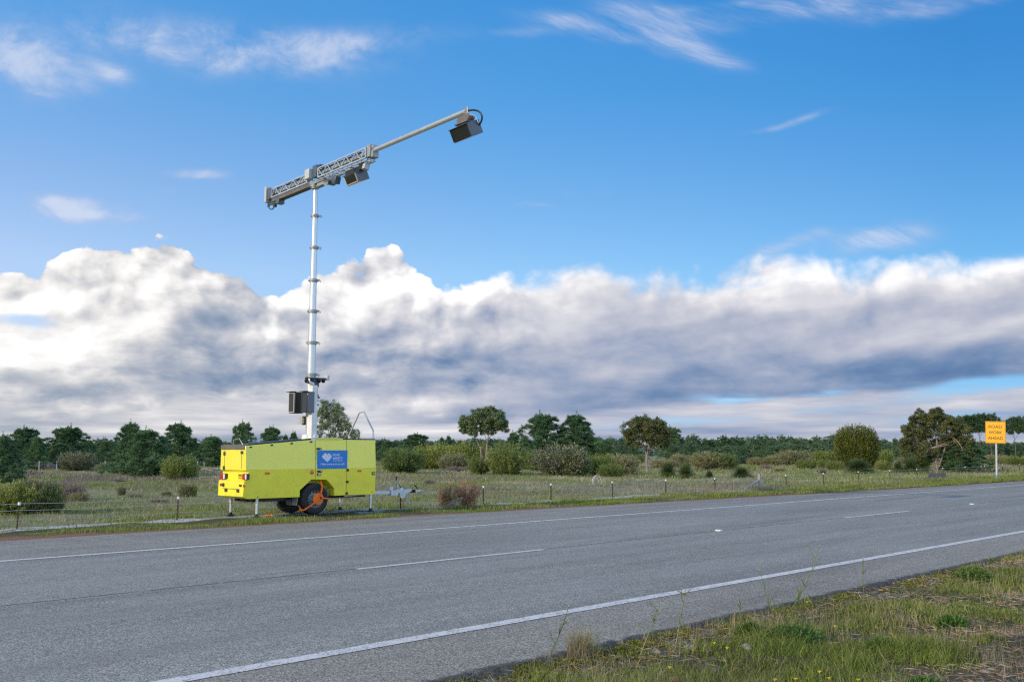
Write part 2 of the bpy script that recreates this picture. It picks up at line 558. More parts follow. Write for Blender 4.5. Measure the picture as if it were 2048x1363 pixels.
def paint(name, col, rough=0.5, metal=0.0, var=0.12, scale=6.0, bump=0.0, coat=0.0, dirt=None, bscale=60):
    m, t, b, n = new_mat(name)
    g = t.nodes.new('ShaderNodeNewGeometry')
    pos = g.outputs['Position']
    f = n.noise(pos, scale, 5, 0.6)
    lo = tuple(c * (1 - var) for c in col)
    hi = tuple(min(1, c * (1 + var)) for c in col)
    c = n.ramp(f, [(0.3, lo), (0.7, hi)])
    if dirt:
        d = n.rng(n.noise(pos, 2.3, 6, 0.65), 0.5, 0.75, 0.0, dirt[1])
        c = n.mix(d, c, dirt[0])
    n.val(b.inputs['Base Color'], c)
    n.val(b.inputs['Roughness'], n.rng(f, 0.2, 0.8, rough * 0.85, min(1, rough * 1.15), 'LINEAR'))
    b.inputs['Metallic'].default_value = metal
    b.inputs['Coat Weight'].default_value = coat
    b.inputs['Coat Roughness'].default_value = 0.08
    if bump:
        bp = t.nodes.new('ShaderNodeBump')
        bp.inputs['Strength'].default_value = bump
        bp.inputs['Distance'].default_value = 0.01
        n.val(bp.inputs['Height'], n.noise(pos, bscale, 5, 0.6))
        t.links.new(bp.outputs[0], b.inputs['Normal'])
    return m


def leafmat(name, cols, rough=0.55, trans=0.25, objvar=0.18, spec=0.35, patch=None):
    """foliage: each leaf its own tone out of cols, each plant slightly shifted"""
    m, t, b, n = new_mat(name)
    g = t.nodes.new('ShaderNodeNewGeometry')
    oi = t.nodes.new('ShaderNodeObjectInfo')
    k = len(cols)
    c = n.ramp(g.outputs['Random Per Island'], [(i / max(1, k - 1), q) for i, q in enumerate(cols)])
    big = n.noise(g.outputs['Position'], 1.1, 3, 0.5)
    c = n.mix(1.0, c, n.ramp(big, [(0.35, (0.78, 0.8, 0.8)), (0.65, (1.2, 1.17, 1.1))]), 'MULTIPLY')
    hs = t.nodes.new('ShaderNodeHueSaturation')
    n.val(hs.inputs['Color'], c)
    n.val(hs.inputs['Value'], n.rng(oi.outputs['Random'], 0, 1, 1 - objvar, 1 + objvar, 'LINEAR'))
    n.val(hs.inputs['Hue'], n.rng(oi.outputs['Random'], 0, 1, 0.515, 0.487, 'LINEAR'))
    t.links.new(hs.outputs[0], b.inputs['Base Color'])
    b.inputs['Roughness'].default_value = rough
    b.inputs['Specular IOR Level'].default_value = spec
    tr = t.nodes.new('ShaderNodeBsdfTranslucent')
    t.links.new(hs.outputs[0], tr.inputs['Color'])
    mx = t.nodes.new('ShaderNodeMixShader')
    mx.inputs[0].default_value = trans
    t.links.new(b.outputs[0], mx.inputs[1])
    t.links.new(tr.outputs[0], mx.inputs[2])
    t.links.new(mx.outputs[0], t.nodes['Material Output'].inputs['Surface'])
    return m


def mesh_np(name, V, nper, mats, mi=None, smooth=False):
    """V: (faces*nper, 3) array, every nper verts one face"""
    V = np.asarray(V, dtype=np.float32).reshape(-1, 3)
    n = len(V)
    nf = n // nper
    me = bpy.data.meshes.new(name)
    me.vertices.add(n)
    me.vertices.foreach_set('co', V.ravel())
    me.loops.add(n)
    me.loops.foreach_set('vertex_index', np.arange(n, dtype=np.int32))
    me.polygons.add(nf)
    me.polygons.foreach_set('loop_start', np.arange(0, n, nper, dtype=np.int32))
    mats = mats if isinstance(mats, (list, tuple)) else [mats]
    for m in mats:
        me.materials.append(m)
    if mi is not None:
        me.polygons.foreach_set('material_index', np.asarray(mi, dtype=np.int32))
    me.update(calc_edges=True)
    return me


def strips_np(name, P, mats, mi=None):
    """P: (blades, levels, 2, 3): ribbons of quads"""
    P = np.asarray(P, dtype=np.float32)
    B, L = P.shape[0], P.shape[1]
    idx = np.arange(B * L * 2).reshape(B, L, 2)
    q = np.stack([idx[:, :-1, 0], idx[:, :-1, 1], idx[:, 1:, 1], idx[:, 1:, 0]], -1).reshape(-1)
    me = bpy.data.meshes.new(name)
    me.vertices.add(B * L * 2)
    me.vertices.foreach_set('co', P.ravel())
    me.loops.add(len(q))
    me.loops.foreach_set('vertex_index', q.astype(np.int32))
    nf = B * (L - 1)
    me.polygons.add(nf)
    me.polygons.foreach_set('loop_start', np.arange(0, nf * 4, 4, dtype=np.int32))
    mats = mats if isinstance(mats, (list, tuple)) else [mats]
    for m in mats:
        me.materials.append(m)
    if mi is not None:
        me.polygons.foreach_set('material_index', np.repeat(np.asarray(mi, dtype=np.int32), L - 1))
    me.update(calc_edges=True)
    return me


def link(name, me, parent=None):
    o = bpy.data.objects.new(name, me)
    COL.objects.link(o)
    if parent is not None:
        o.parent = parent
    return o


_gr = {}


def vnoise(x, y, scale, seed):
    """smooth value noise 0..1"""
    if seed not in _gr:
        _gr[seed] = np.random.RandomState(seed).rand(256, 256)
    g = _gr[seed]
    x = np.asarray(x) * scale + 1000.3
    y = np.asarray(y) * scale + 1000.7
    xi, yi = np.floor(x).astype(int), np.floor(y).astype(int)
    fx, fy = x - xi, y - yi
    fx, fy = fx * fx * (3 - 2 * fx), fy * fy * (3 - 2 * fy)
    a = g[xi % 256, yi % 256]; b = g[(xi + 1) % 256, yi % 256]
    c = g[xi % 256, (yi + 1) % 256]; d = g[(xi + 1) % 256, (yi + 1) % 256]
    return (a * (1 - fx) + b * fx) * (1 - fy) + (c * (1 - fx) + d * fx) * fy


def fbm(x, y, scale, seed, octv=4):
    o, a, s = 0, 0.5, 0
    for k in range(octv):
        o = o + a * vnoise(x, y, scale * 2 ** k, seed + k)
        s += a
        a *= 0.5
    return o / s


def unit(v):
    return v / np.maximum(np.linalg.norm(v, axis=-1, keepdims=True), 1e-9)

# ------------------------------------------------------------------ ground, road, markings
NEAR_EDGE, FAR_LINE = 4.33, 12.52


def far_edge(x):
    return np.interp(x, [-400, 12, 18.7, 30, 46, 2000], [15.33, 15.33, 15.02, 14.42, 14.25, 14.25])


def ground_z(x, y):
    x, y = np.asarray(x, float), np.asarray(y, float)
    fe = far_edge(x)
    # near side verge
    n = NEAR_EDGE - y
    zn = -0.045 - 0.02 * np.clip(n, 0, 1) + (fbm(x, y, 1.3, 11, 4) - 0.5) * 0.20 * np.clip(n * 1.6 - 0.25, 0, 1) + (fbm(x, y, 6.0, 15, 3) - 0.5) * 0.05 * np.clip(n * 2, 0, 1)
    # far verge and field
    m = y - fe
    zf = -0.02 + (fbm(x, y, 0.9, 21, 4) - 0.5) * 0.12 * np.clip(m * 0.8, 0, 1) + (fbm(x, y, 0.12, 25, 3) - 0.5) * 0.35 * np.clip((m - 6) * 0.08, 0, 1)
    z = np.where(y < NEAR_EDGE, zn, np.where(y > fe, zf, -0.06))
    return z


def grid_axis(segs):
    out = []
    for a, b, s in segs:
        out += list(np.arange(a, b, s))
    out.append(segs[-1][1])
    return np.array(out)


gx = grid_axis([(-1500, -300, 200), (-300, -40, 20), (-40, 0, 2.0), (0, 3, 0.25), (3, 16, 0.09), (16, 34, 0.2), (34, 80, 0.6), (80, 200, 5), (200, 600, 40), (600, 2500, 300)])
gy = grid_axis([(-1500, -200, 200), (-200, -10, 10), (-10, 0, 0.5), (0, 4.33, 0.075), (4.33, 15.33, 1.1), (15.33, 20, 0.12), (20, 60, 0.4), (60, 150, 3), (150, 600, 40), (600, 2500, 300)])
GX, GY = np.meshgrid(gx, gy, indexing='ij')
GZ = ground_z(GX, GY)
nx, ny = GX.shape
me = bpy.data.meshes.new('ground')
co = np.stack([GX, GY, GZ], -1).reshape(-1, 3).astype(np.float32)
ix = np.arange(nx * ny).reshape(nx, ny)
q = np.stack([ix[:-1, :-1], ix[1:, :-1], ix[1:, 1:], ix[:-1, 1:]], -1).reshape(-1)
me.vertices.add(len(co)); me.vertices.foreach_set('co', co.ravel())
me.loops.add(len(q)); me.loops.foreach_set('vertex_index', q.astype(np.int32))
me.polygons.add(len(q) // 4); me.polygons.foreach_set('loop_start', np.arange(0, len(q), 4, dtype=np.int32))
me.update(calc_edges=True)
me.shade_smooth()

m, t, b, n = new_mat('ground_soil')
g = t.nodes.new('ShaderNodeNewGeometry')
pos = g.outputs['Position']
sp = t.nodes.new('ShaderNodeSeparateXYZ'); t.links.new(pos, sp.inputs[0])
X_, Y_ = sp.outputs[0], sp.outputs[1]
f1 = n.noise(pos, 1.2, 6, 0.6); f2 = n.noise(pos, 9.0, 6, 0.65); f3 = n.noise(pos, 60.0, 4, 0.6); f4 = n.noise(pos, 0.35, 5, 0.6)
# near verge: sandy soil under grass, litter, moss near the edge
soil = n.ramp(f2, [(0.25, (.055, .040, .028)), (0.45, (.13, .10, .075)), (0.62, (.24, .21, .18)), (0.8, (.34, .32, .30))])
soil = n.mix(n.rng(f3, 0.35, 0.7), soil, (.09, .07, .05))
green = n.ramp(f3, [(0.3, (.035, .055, .012)), (0.6, (.08, .10, .02)), (0.8, (.16, .15, .05))])
near_c = n.mix(n.rng(f1, 0.42, 0.6, 0.15, 0.75), soil, green)
moss = n.mix(n.rng(n.noise(pos, 14, 5, 0.6), 0.44, 0.56), (.20, .19, .18), n.ramp(f3, [(0.3, (.04, .06, .01)), (0.7, (.17, .17, .03))]))
edge_n = n.rng(n.m('ADD', Y_, n.m('MULTIPLY', n.m('SUBTRACT', f1, 0.5), 0.6)), 3.72, 4.0)
near_c = n.mix(edge_n, near_c, moss)
# far side
fe = n.curve(n.rng(X_, 0, 60, 0, 1, 'LINEAR'), [(0, 1.0), (0.2, 1.0), (0.312, 0.72), (0.5, 0.16), (0.77, 0.0), (1.0, 0.0)])
fe = n.m('ADD', n.m('MULTIPLY', fe, 1.08), 14.25)
off = n.m('SUBTRACT', Y_, fe)
offn = n.m('ADD', off, n.m('MULTIPLY', n.m('SUBTRACT', f1, 0.5), 0.9))
red = n.ramp(f3, [(0.3, (.16, .08, .05)), (0.6, (.32, .18, .12)), (0.8, (.46, .33, .25))])
verge = n.mix(n.rng(f2, 0.4, 0.62), n.ramp(f3, [(0.3, (.05, .045, .03)), (0.7, (.14, .12, .08))]), (.07, .095, .025))
fcol = n.mix(n.rng(offn, 0.45, 0.90), red, verge)
sand = n.ramp(f2, [(0.3, (.36, .36, .37)), (0.6, (.60, .61, .63)), (0.8, (.70, .70, .72))])
sandm = n.m('MULTIPLY', n.rng(Y_, 17.35, 17.5), n.rng(Y_, 18.05, 17.85))
sandm = n.m('MULTIPLY', sandm, n.rng(n.noise(n.vec(n.m('MULTIPLY', X_, 0.45), Y_), 3.2, 7, 0.7), 0.40, 0.50))
sandm = n.m('MULTIPLY', sandm, n.rng(X_, 34, 22, 0.25, 1.0))
# heath field: grey olive, straw, mauve twig litter, pale sand showing
field = n.ramp(f2, [(0.25, (.15, .155, .075)), (0.5, (.26, .26, .14)), (0.75, (.38, .36, .24))])
field = n.mix(n.rng(f1, 0.5, 0.68, 0, 0.75), field, (.12, .16, .055))
field = n.mix(n.rng(n.noise(pos, 0.8, 5, 0.6), 0.56, 0.7, 0, 0.45), field, (.18, .15, .15))
field = n.mix(n.rng(f4, 0.60, 0.70, 0, 0.6), field, (.34, .31, .27))
fcol = n.mix(n.rng(offn, 1.9, 2.6), fcol, field)
fcol = n.mix(sandm, fcol, sand)
col = n.mix(n.rng(Y_, 9.0, 9.1), near_c, fcol)
n.val(b.inputs['Base Color'], col)
b.inputs['Roughness'].default_value = 0.95
b.inputs['Specular IOR Level'].default_value = 0.15
bp = t.nodes.new('ShaderNodeBump'); bp.inputs['Strength'].default_value = 0.8; bp.inputs['Distance'].default_value = 0.03
n.val(bp.inputs['Height'], n.m('ADD', f2, n.m('MULTIPLY', f3, 0.5)))
t.links.new(bp.outputs[0], b.inputs['Normal'])
me.materials.append(m)
tag(link('ground', me), kind='structure')

# ---- asphalt
m, t, b, n = new_mat('asphalt')
g = t.nodes.new('ShaderNodeNewGeometry')
pos = g.outputs['Position']
sp = t.nodes.new('ShaderNodeSeparateXYZ'); t.links.new(pos, sp.inputs[0])
X_, Y_ = sp.outputs[0], sp.outputs[1]
agg = n.voro(pos, 105.0, feature='F1')
aggc = agg.outputs['Color']
hs = t.nodes.new('ShaderNodeSeparateColor'); t.links.new(aggc, hs.inputs[0])
stone = hs.outputs[0]
gap = agg.outputs['Distance']
big = n.noise(n.vec(n.m('MULTIPLY', X_, 0.12), Y_, 0), 1.4, 6, 0.6)
mid = n.noise(pos, 5.0, 5, 0.65)
st = n.ramp(stone, [(0.0, (.15, .15, .148)), (0.30, (.255, .254, .247)), (0.60, (.345, .342, .33)), (0.88, (.42, .413, .40)), (1.0, (.54, .53, .51))])
st = n.mix(n.rng(gap, 0.35, 0.75, 0, 0.6), st, (.03, .03, .031))
brown = n.mix(1.0, st, (1.20, 1.15, 1.02), 'MULTIPLY')
lane = n.mix(1.0, st, (1.16, 1.18, 1.11), 'MULTIPLY')
sh = n.m('MAXIMUM', n.rng(Y_, 5.42, 5.28), n.rng(Y_, 12.5, 12.7, 0, 0.6))
c = n.mix(sh, lane, brown)
c = n.mix(1.0, c, n.ramp(big, [(0.3, (.76, .76, .76)), (0.5, (1, 1, 1)), (0.7, (1.20, 1.20, 1.20))]), 'MULTIPLY')
c = n.mix(1.0, c, n.ramp(mid, [(0.3, (.92, .92, .92)), (0.7, (1.08, 1.08, 1.08))]), 'MULTIPLY')
# wheel tracks, polished
def band(y0, w, amp):
    d = n.m('DIVIDE', n.m('SUBTRACT', Y_, y0), w)
    return n.m('MULTIPLY', n.m('EXPONENT', n.m('MULTIPLY', n.m('MULTIPLY', d, d), -1.0)), amp)
tr = fs_ = None
tr = n.m('ADD', n.m('ADD', band(6.3, 0.30, .28), band(8.0, 0.30, .28)), n.m('ADD', band(9.9, 0.32, .28), band(11.6, 0.32, .28)))
c = n.mix(tr, c, (.27, .272, .27))
# joint along the centre
wob = n.m('MULTIPLY', n.m('SUBTRACT', n.noise(n.vec(X_, 0, 0), 1.3, 5, 0.7), 0.5), 0.05)
jd = n.m('ABSOLUTE', n.m('SUBTRACT', n.m('ADD', Y_, wob), 8.955))
joint = n.m('MULTIPLY', n.rng(jd, 0.028, 0.010), n.rng(n.noise(n.vec(X_, 5, 0), 2.6, 4, 0.6), 0.36, 0.5, 0.25, 0.85))
c = n.mix(joint, c, (.025, .025, .025))
# loose tar at the ragged near edge
ed = n.rng(n.m('ADD', Y_, n.m('MULTIPLY', n.m('SUBTRACT', n.noise(pos, 7, 4, 0.6), 0.5), 0.20)), 4.405, 4.335)
c = n.mix(n.m('MULTIPLY', ed, 0.8), c, (.028, .029, .03))
# dark skid patch on the far lane
sk = n.m('MULTIPLY', n.rng(n.m('ABSOLUTE', n.m('SUBTRACT', X_, 26.2)), 2.2, 0.8), n.rng(n.m('ABSOLUTE', n.m('SUBTRACT', Y_, 11.35)), 0.16, 0.05))
c = n.mix(n.m('MULTIPLY', sk, 0.5), c, (.05, .05, .05))
n.val(b.inputs['Base Color'], c)
b.inputs['Roughness'].default_value = 0.82
b.inputs['Specular IOR Level'].default_value = 0.4
bp = t.nodes.new('ShaderNodeBump'); bp.inputs['Strength'].default_value = 0.35; bp.inputs['Distance'].default_value = 0.004
n.val(bp.inputs['Height'], n.m('SUBTRACT', stone, gap))
t.links.new(bp.outputs[0], b.inputs['Normal'])
ASPHALT = m

rx = grid_axis([(-600, -60, 20), (-60, 0, 2), (0, 16, 0.03), (16, 40, 0.12), (40, 100, 1.0), (100, 2400, 40)])
rng = np.random.RandomState(5)
jag = (fbm(rx, rx * 0, 3.0, 41, 5) - 0.5) * 0.09 + (fbm(rx, rx * 0, 24.0, 51, 2) - 0.5) * 0.035
jag2 = (fbm(rx, rx * 0 + 9, 2.0, 61, 5) - 0.5) * 0.12
rows = []
ne, fe_ = NEAR_EDGE + jag, far_edge(rx) + jag2
for yy, zz in ((ne - 0.035, -0.075), (ne, -0.004), (ne + 0.06, 0.0), (np.full_like(rx, 5.4), 0.0), (np.full_like(rx, 8.9), 0.0), (np.full_like(rx, 12.5), 0.0), (fe_ - 0.05, 0.0), (fe_ + 0.03, -0.06)):
    rows.append(np.stack([rx, yy, np.full_like(rx, zz)], -1))
V = np.stack(rows, 1)
me = bpy.data.meshes.new('road')
co = V.reshape(-1, 3).astype(np.float32)
ix = np.arange(len(co)).reshape(len(rx), len(rows))
q = np.stack([ix[:-1, :-1], ix[1:, :-1], ix[1:, 1:], ix[:-1, 1:]], -1).reshape(-1)
me.vertices.add(len(co)); me.vertices.foreach_set('co', co.ravel())
me.loops.add(len(q)); me.loops.foreach_set('vertex_index', q.astype(np.int32))
me.polygons.add(len(q) // 4); me.polygons.foreach_set('loop_start', np.arange(0, len(q), 4, dtype=np.int32))
me.update(calc_edges=True)
me.materials.append(ASPHALT)
tag(link('road', me), kind='structure')

# ---- painted lines
m, t, b, n = new_mat('road_paint')
g = t.nodes.new('ShaderNodeNewGeometry')
pos = g.outputs['Position']
wv = n.voro(pos, 85.0, feature='F1')
hs = t.nodes.new('ShaderNodeSeparateColor'); t.links.new(wv.outputs['Color'], hs.inputs[0])
wear = n.m('ADD', n.m('MULTIPLY', n.noise(pos, 7, 7, 0.75), 0.78), n.m('MULTIPLY', hs.outputs[0], 0.36))
c = n.mix(n.rng(wear, 0.60, 0.72, 0, 0.65), n.ramp(n.noise(pos, 50, 3, 0.6), [(0.3, (.62, .62, .62)), (0.7, (.76, .76, .75))]), (.16, .16, .16))
n.val(b.inputs['Base Color'], c)
b.inputs['Roughness'].default_value = 0.7
PAINT = m


def strip(name, segs, y, w, z=0.004, seed=3):
    vs, fs = [], []
    for a, e in segs:
        xs = list(np.arange(a, min(e, 40), 0.06)) + [v for v in np.arange(max(a, 40), e, 5.0)] + [e]
        xs = np.array(xs)
        j1 = (fbm(xs, xs * 0, 9, seed, 3) - 0.5) * 0.012
        j2 = (fbm(xs, xs * 0, 9, seed + 9, 3) - 0.5) * 0.012
        bse = len(vs)
        for x, p, q_ in zip(xs, j1, j2):
            vs += [(x, y - w / 2 + p, z), (x, y + w / 2 + q_, z)]
        for i in range(len(xs) - 1):
            k = bse + 2 * i
            fs.append((k, k + 2, k + 3, k + 1))
    me = bpy.data.meshes.new(name)
    me.from_pydata(vs, [], fs)
    me.materials.append(PAINT)
    tag(link(name, me), kind='structure')


strip('road_edge_line', [(-300, 2000)], 5.365, 0.135)
strip('road_edge_line', [(-300, 2000)], 12.52, 0.13, seed=7)
strip('road_centre_line', [(6.47 + 11.6 * k, 9.5 + 11.6 * k) for k in range(-4, 14)], 8.90, 0.095, seed=13)

# ------------------------------------------------------------------ materials for made things
M = {}
M['yellow'] = paint('fluoro_yellow_paint', (.88, .79, .045), 0.38, var=0.05, coat=0.25, dirt=((.36, .31, .12), 0.26))
M['yellow_up'] = paint('fluoro_yellow_gloss', (.87, .80, .065), 0.30, var=0.04, coat=0.6, dirt=((.40, .36, .14), 0.14))
M['black'] = paint('black_plastic', (.012, .013, .015), 0.45)
M['rubber'] = paint('tyre_rubber', (.018, .018, .019), 0.75, bump=0.4, bscale=90, dirt=((.09, .075, .055), 0.35))
M['galv'] = paint('galvanised_steel', (.52, .56, .60), 0.38, metal=0.75, var=0.18, scale=14, dirt=((.25, .26, .27), 0.3))
M['alu'] = paint('silver_aluminium', (.66, .67, .68), 0.36, metal=0.7, var=0.06)
M['alu_dull'] = paint('dull_aluminium', (.36, .375, .38), 0.5, metal=0.4, var=0.2, scale=20)
M['grey_box'] = paint('light_grey_enamel', (.50, .52, .52), 0.5, var=0.07)
M['dark_grey'] = paint('dark_grey_enamel', (.035, .042, .05), 0.42, var=0.08)
M['slate'] = paint('blue_grey_enamel', (.075, .10, .13), 0.35, var=0.06, coat=0.3)
M['brown_trim'] = paint('brown_grey_trim', (.14, .125, .115), 0.6, var=0.2)
M['red'] = paint('red_lens', (.55, .015, .02), 0.2, coat=0.8)
M['white'] = paint('white_plastic', (.75, .75, .73), 0.4)
M['amber'] = paint('amber_reflector', (.70, .14, .01), 0.25, coat=0.6)
M['orange'] = paint('orange_powder_coat', (.95, .19, .010), 0.42, var=0.1, dirt=((.25, .10, .03), 0.3))
M['blue'] = paint('sign_blue', (.010, .20, .60), 0.4, var=0.03)
M['glass'] = paint('dark_glass', (.004, .005, .006), 0.06, var=0.0, coat=1.0)
M['beige'] = paint('beige_enclosure', (.42, .39, .34), 0.5)
M['rust'] = paint('rusty_steel', (.055, .030, .022), 0.85, var=0.45, scale=40, bump=0.5)
M['seam'] = paint('dark_seam', (.16, .15, .02), 0.8)
M['wire'] = paint('fence_wire', (.50, .50, .50), 0.45, metal=0.6)

# ------------------------------------------------------------------ trailer
YN, YF = 16.95, 17.96           # near and far sides
TX = 11.3
trailer = empty('camera_trailer', (TX, 17.5, 0), 0,
                'fluorescent yellow traffic camera trailer with tall silver mast parked on the far verge', 'trailer')
S = lambda x, y, Y=YN: (at(x, y, Y).x, at(x, y, Y).z)
XR, XF = S(492, 940)[0], S(752, 936)[0]
zc = 0.5 * (S(494, 940)[1] + S(752, 936)[1])
zb = 0.5 * (S(752, 987)[1] + S(600, 994)[1])
z_front = S(752, 879)[1]
z_rear = S(492, 891)[1]
xk = S(632.5, 877)[0]


def lean_lo(p):
    return YN + 0.020 - 0.020 * (p[1] - zb) / (zc - zb)


def lean_up(p):
    return YN + 0.040 * (p[1] - zc) / (z_front - zc)


def far_lo(p):
    return YF + YN - lean_lo(p)


def far_up(p):
    return YF + YN - lean_up(p)


# upper body, its rear face leans forward
upper = [(XR, zc), (XF, zc), (XF, z_front), (xk, z_front), (XR - 0.0 - 0.01, z_rear)]
b = MB().prism(upper, 1, lean_up, far_up)
upper_body = b.build('upper_body', M['yellow_up'], trailer, bevel=0.008)
# lower body with recessed lamp panel at the rear and wheel arches
arch = [S(669.5, 990), S(669.5, 976.5), S(654, 958.5), S(623, 958.5), S(600.5, 980), S(600.5, 994)]
xr2 = XR - 0.03
lower = [(XF, zc), (XR, zc), (XR + 0.055, zc - 0.035), (XR + 0.055, zc - 0.17), (xr2, zc - 0.215), (xr2 - 0.012, zb + 0.045),
         (XR + 0.05, zb - 0.0)] + [(arch[5][0], zb), (arch[4][0], arch[4][1]), (arch[3][0], arch[3][1]), (arch[2][0], arch[2][1]), (arch[1][0], arch[1][1]), (arch[0][0], zb), (XF, zb)]
# near skin, far skin and the closed middle so that the arches are pockets, not tunnels
b = MB()
b.prism(lower[::-1], 1, lean_lo, lambda p: YN + 0.30)
b.prism(lower[::-1], 1, lambda p: YF - 0.30, far_lo)
mid_poly = [(XF - 0.002, zc - 0.002), (XR + 0.002, zc - 0.002), (XR + 0.057, zc - 0.037), (XR + 0.057, zc - 0.17), (xr2 + 0.003, zc - 0.217), (xr2 - 0.009, zb + 0.047), (XR + 0.052, zb + 0.003), (XF - 0.002, zb + 0.003)]
b.prism(mid_poly, 1, YN + 0.301, YF - 0.301)
lower_body = b.build('lower_body', M['yellow'], trailer, bevel=0.005)
# seams between panels
for (xa, ya), (xb, yb) in (((632.5, 878), (632.5, 958)), ((695, 879), (693.5, 987))):
    b = MB()
    p0, p1 = at(xa, ya, YN), at(xb, yb, YN)
    for q0, q1 in (((p0.x, p0.z), (p0.x, zc)), ((p0.x, zc), (p0.x, p1.z))):
        f = lean_up if q0[1] > zc + 1e-6 else lean_lo
        b.bar((q0[0], f(q0) - 0.0015, q0[1]), (q1[0], (lean_up if q0[1] > zc + 1e-6 else lean_lo)(q1) - 0.0015, q1[1]), 0.008, 0.004)
    b.build('panel_seam', M['seam'], trailer)
# roof trims
b = MB()
b.bar((XR + 0.03, YN + 0.055, z_rear + 0.012), (xk - 0.02, YN + 0.055, z_front + 0.012), 0.03, 0.030)
xl = S(687, 877)[0]
b.box(((xl + XF) / 2, YN + 0.055, z_front + 0.010), (XF - xl, 0.03, 0.022))
b.box(((xk + XF) / 2, (YN + YF) / 2, z_front + 0.006), (XF - xk - 0.02, YF - YN - 0.12, 0.010))
b.prism([(XR + 0.02, z_rear + 0.003), (xk - 0.01, z_front + 0.003), (xk - 0.01, z_front + 0.012), (XR + 0.02, z_rear + 0.012)], 1, YN + 0.072, YF - 0.06)
b.build('roof_trim', M['black'], trailer)
b = MB().box(((xk + xl) / 2, YN + 0.045, z_front + 0.014), (xl - xk - 0.004, 0.05, 0.028))
b.build('roof_lip', M['yellow_up'], trailer, bevel=0.003)
# rear: dark hatch roll at top
b = MB()
b.bar((XR + 0.005, YN + 0.05, z_rear - 0.025), (XR + 0.005, YF - 0.05, z_rear - 0.025), 0.075, 0.085)
b.bar((XR + 0.035, YN + 0.04, z_rear + 0.022), (XR + 0.035, YF - 0.04, z_rear + 0.022), 0.03, 0.014)
b.build('rear_hood', M['brown_trim'], trailer, bevel=0.006)


def rear_x(z):
    if z > zc:
        return XR - 0.01 * (z - zc) / (z_rear - zc) - 0.002
    if z > zc - 0.19:
        return XR + 0.055 - 0.002
    return xr2 - 0.014


def rear_patch(x0, y0, x1, y1, th, name, mat, guess=None):
    """plate on the rear face between two picture corners"""
    c = at_x((x0 + x1) / 2, (y0 + y1) / 2, XR)
    X = rear_x(c.z)
    a, e = at_x(x0, y0, X), at_x(x1, y1, X)
    return MB().box((X - th / 2, (a.y + e.y) / 2, (a.z + e.z) / 2), (th, abs(a.y - e.y), abs(a.z - e.z))).build(name, mat, trailer, bevel=min(th, 0.004) * 0.5)


z0r, z1r = zc + 0.03, z_rear - 0.085
for yy in (YN + 0.17, YF - 0.17):
    MB().bar((rear_x(z0r) + 0.0, yy, z0r), (rear_x(z1r), yy, z1r), 0.008, 0.005).build('hatch_seam', M['seam'], trailer)
MB().bar((xr2 - 0.012, YN + 0.2, zb + 0.19), (xr2 - 0.012, YF - 0.2, zb + 0.19), 0.006, 0.008).build('hatch_seam', M['seam'], trailer)
for q in ((448, 903, 451, 910), (447, 931, 449.5, 939), (482.5, 901.5, 486.5, 907)):
    rear_patch(*q, 0.016, 'latch', M['dark_grey'])
for q in ((445.5, 965, 448, 972.5), (479, 968, 482.5, 972.5), (450, 975.5, 454, 982.5), (474, 977.5, 478, 984)):
    rear_patch(*q, 0.014, 'hinge', M['dark_grey'])
for q in ((440, 966, 443.5, 971), (486.5, 968.5, 490.5, 974)):
    rear_patch(*q, 0.006, 'reflector', M['red'])
for (xa, ya, xb, yb) in ((441, 946, 450, 958), (485, 946.5, 493.5, 959)):
    X = rear_x(zc - 0.1)
    c0, c1 = at_x(xa, ya, X - 0.06), at_x(xb, yb, X - 0.06)
    zm, hh = (c0.z + c1.z) / 2, abs(c0.z - c1.z)
    ym, ww = (c0.y + c1.y) / 2, abs(c0.y - c1.y)
    tl = MB().box((X - 0.030, ym, zm), (0.06, ww, hh)).build('tail_light', M['dark_grey'], trailer, bevel=0.004)
    MB().box((X - 0.066, ym + ww * 0.16, zm), (0.012, ww * 0.6, hh * 0.86)).build('red_lens', M['red'], tl, bevel=0.003)
    MB().box((X - 0.066, ym - ww * 0.32, zm), (0.012, ww * 0.28, hh * 0.86)).build('clear_lens', M['white'], tl, bevel=0.003)
pl = rear_patch(476.5, 946.5, 483.5, 957, 0.004, 'number_plate', paint('plate_yellow', (.72, .55, .03), 0.45))
b = MB()
c = at_x(480, 950, rear_x(zc - 0.1) - 0.007)
for k in range(-2, 3):
    b.box((c.x, c.y + k * 0.025, c.z), (0.003, 0.010, 0.035))
for k in range(-2, 3):
    b.box((c.x, c.y + k * 0.025, c.z - 0.05), (0.003, 0.012, 0.012))
b.build('plate_characters', M['black'], pl)

# side fittings
def side_patch(x0, y0, x1, y1, th, name, mat, parent=trailer, bevel=0.002):
    a, e = at(x0, y0, YN), at(x1, y1, YN)
    zm = (a.z + e.z) / 2
    f = lean_up if zm > zc else lean_lo
    Y = f((0, zm)) - th / 2 - 0.001
    return MB().box(((a.x + e.x) / 2, Y, zm), (abs(a.x - e.x), th, abs(a.z - e.z))).build(name, mat, parent, bevel=bevel)


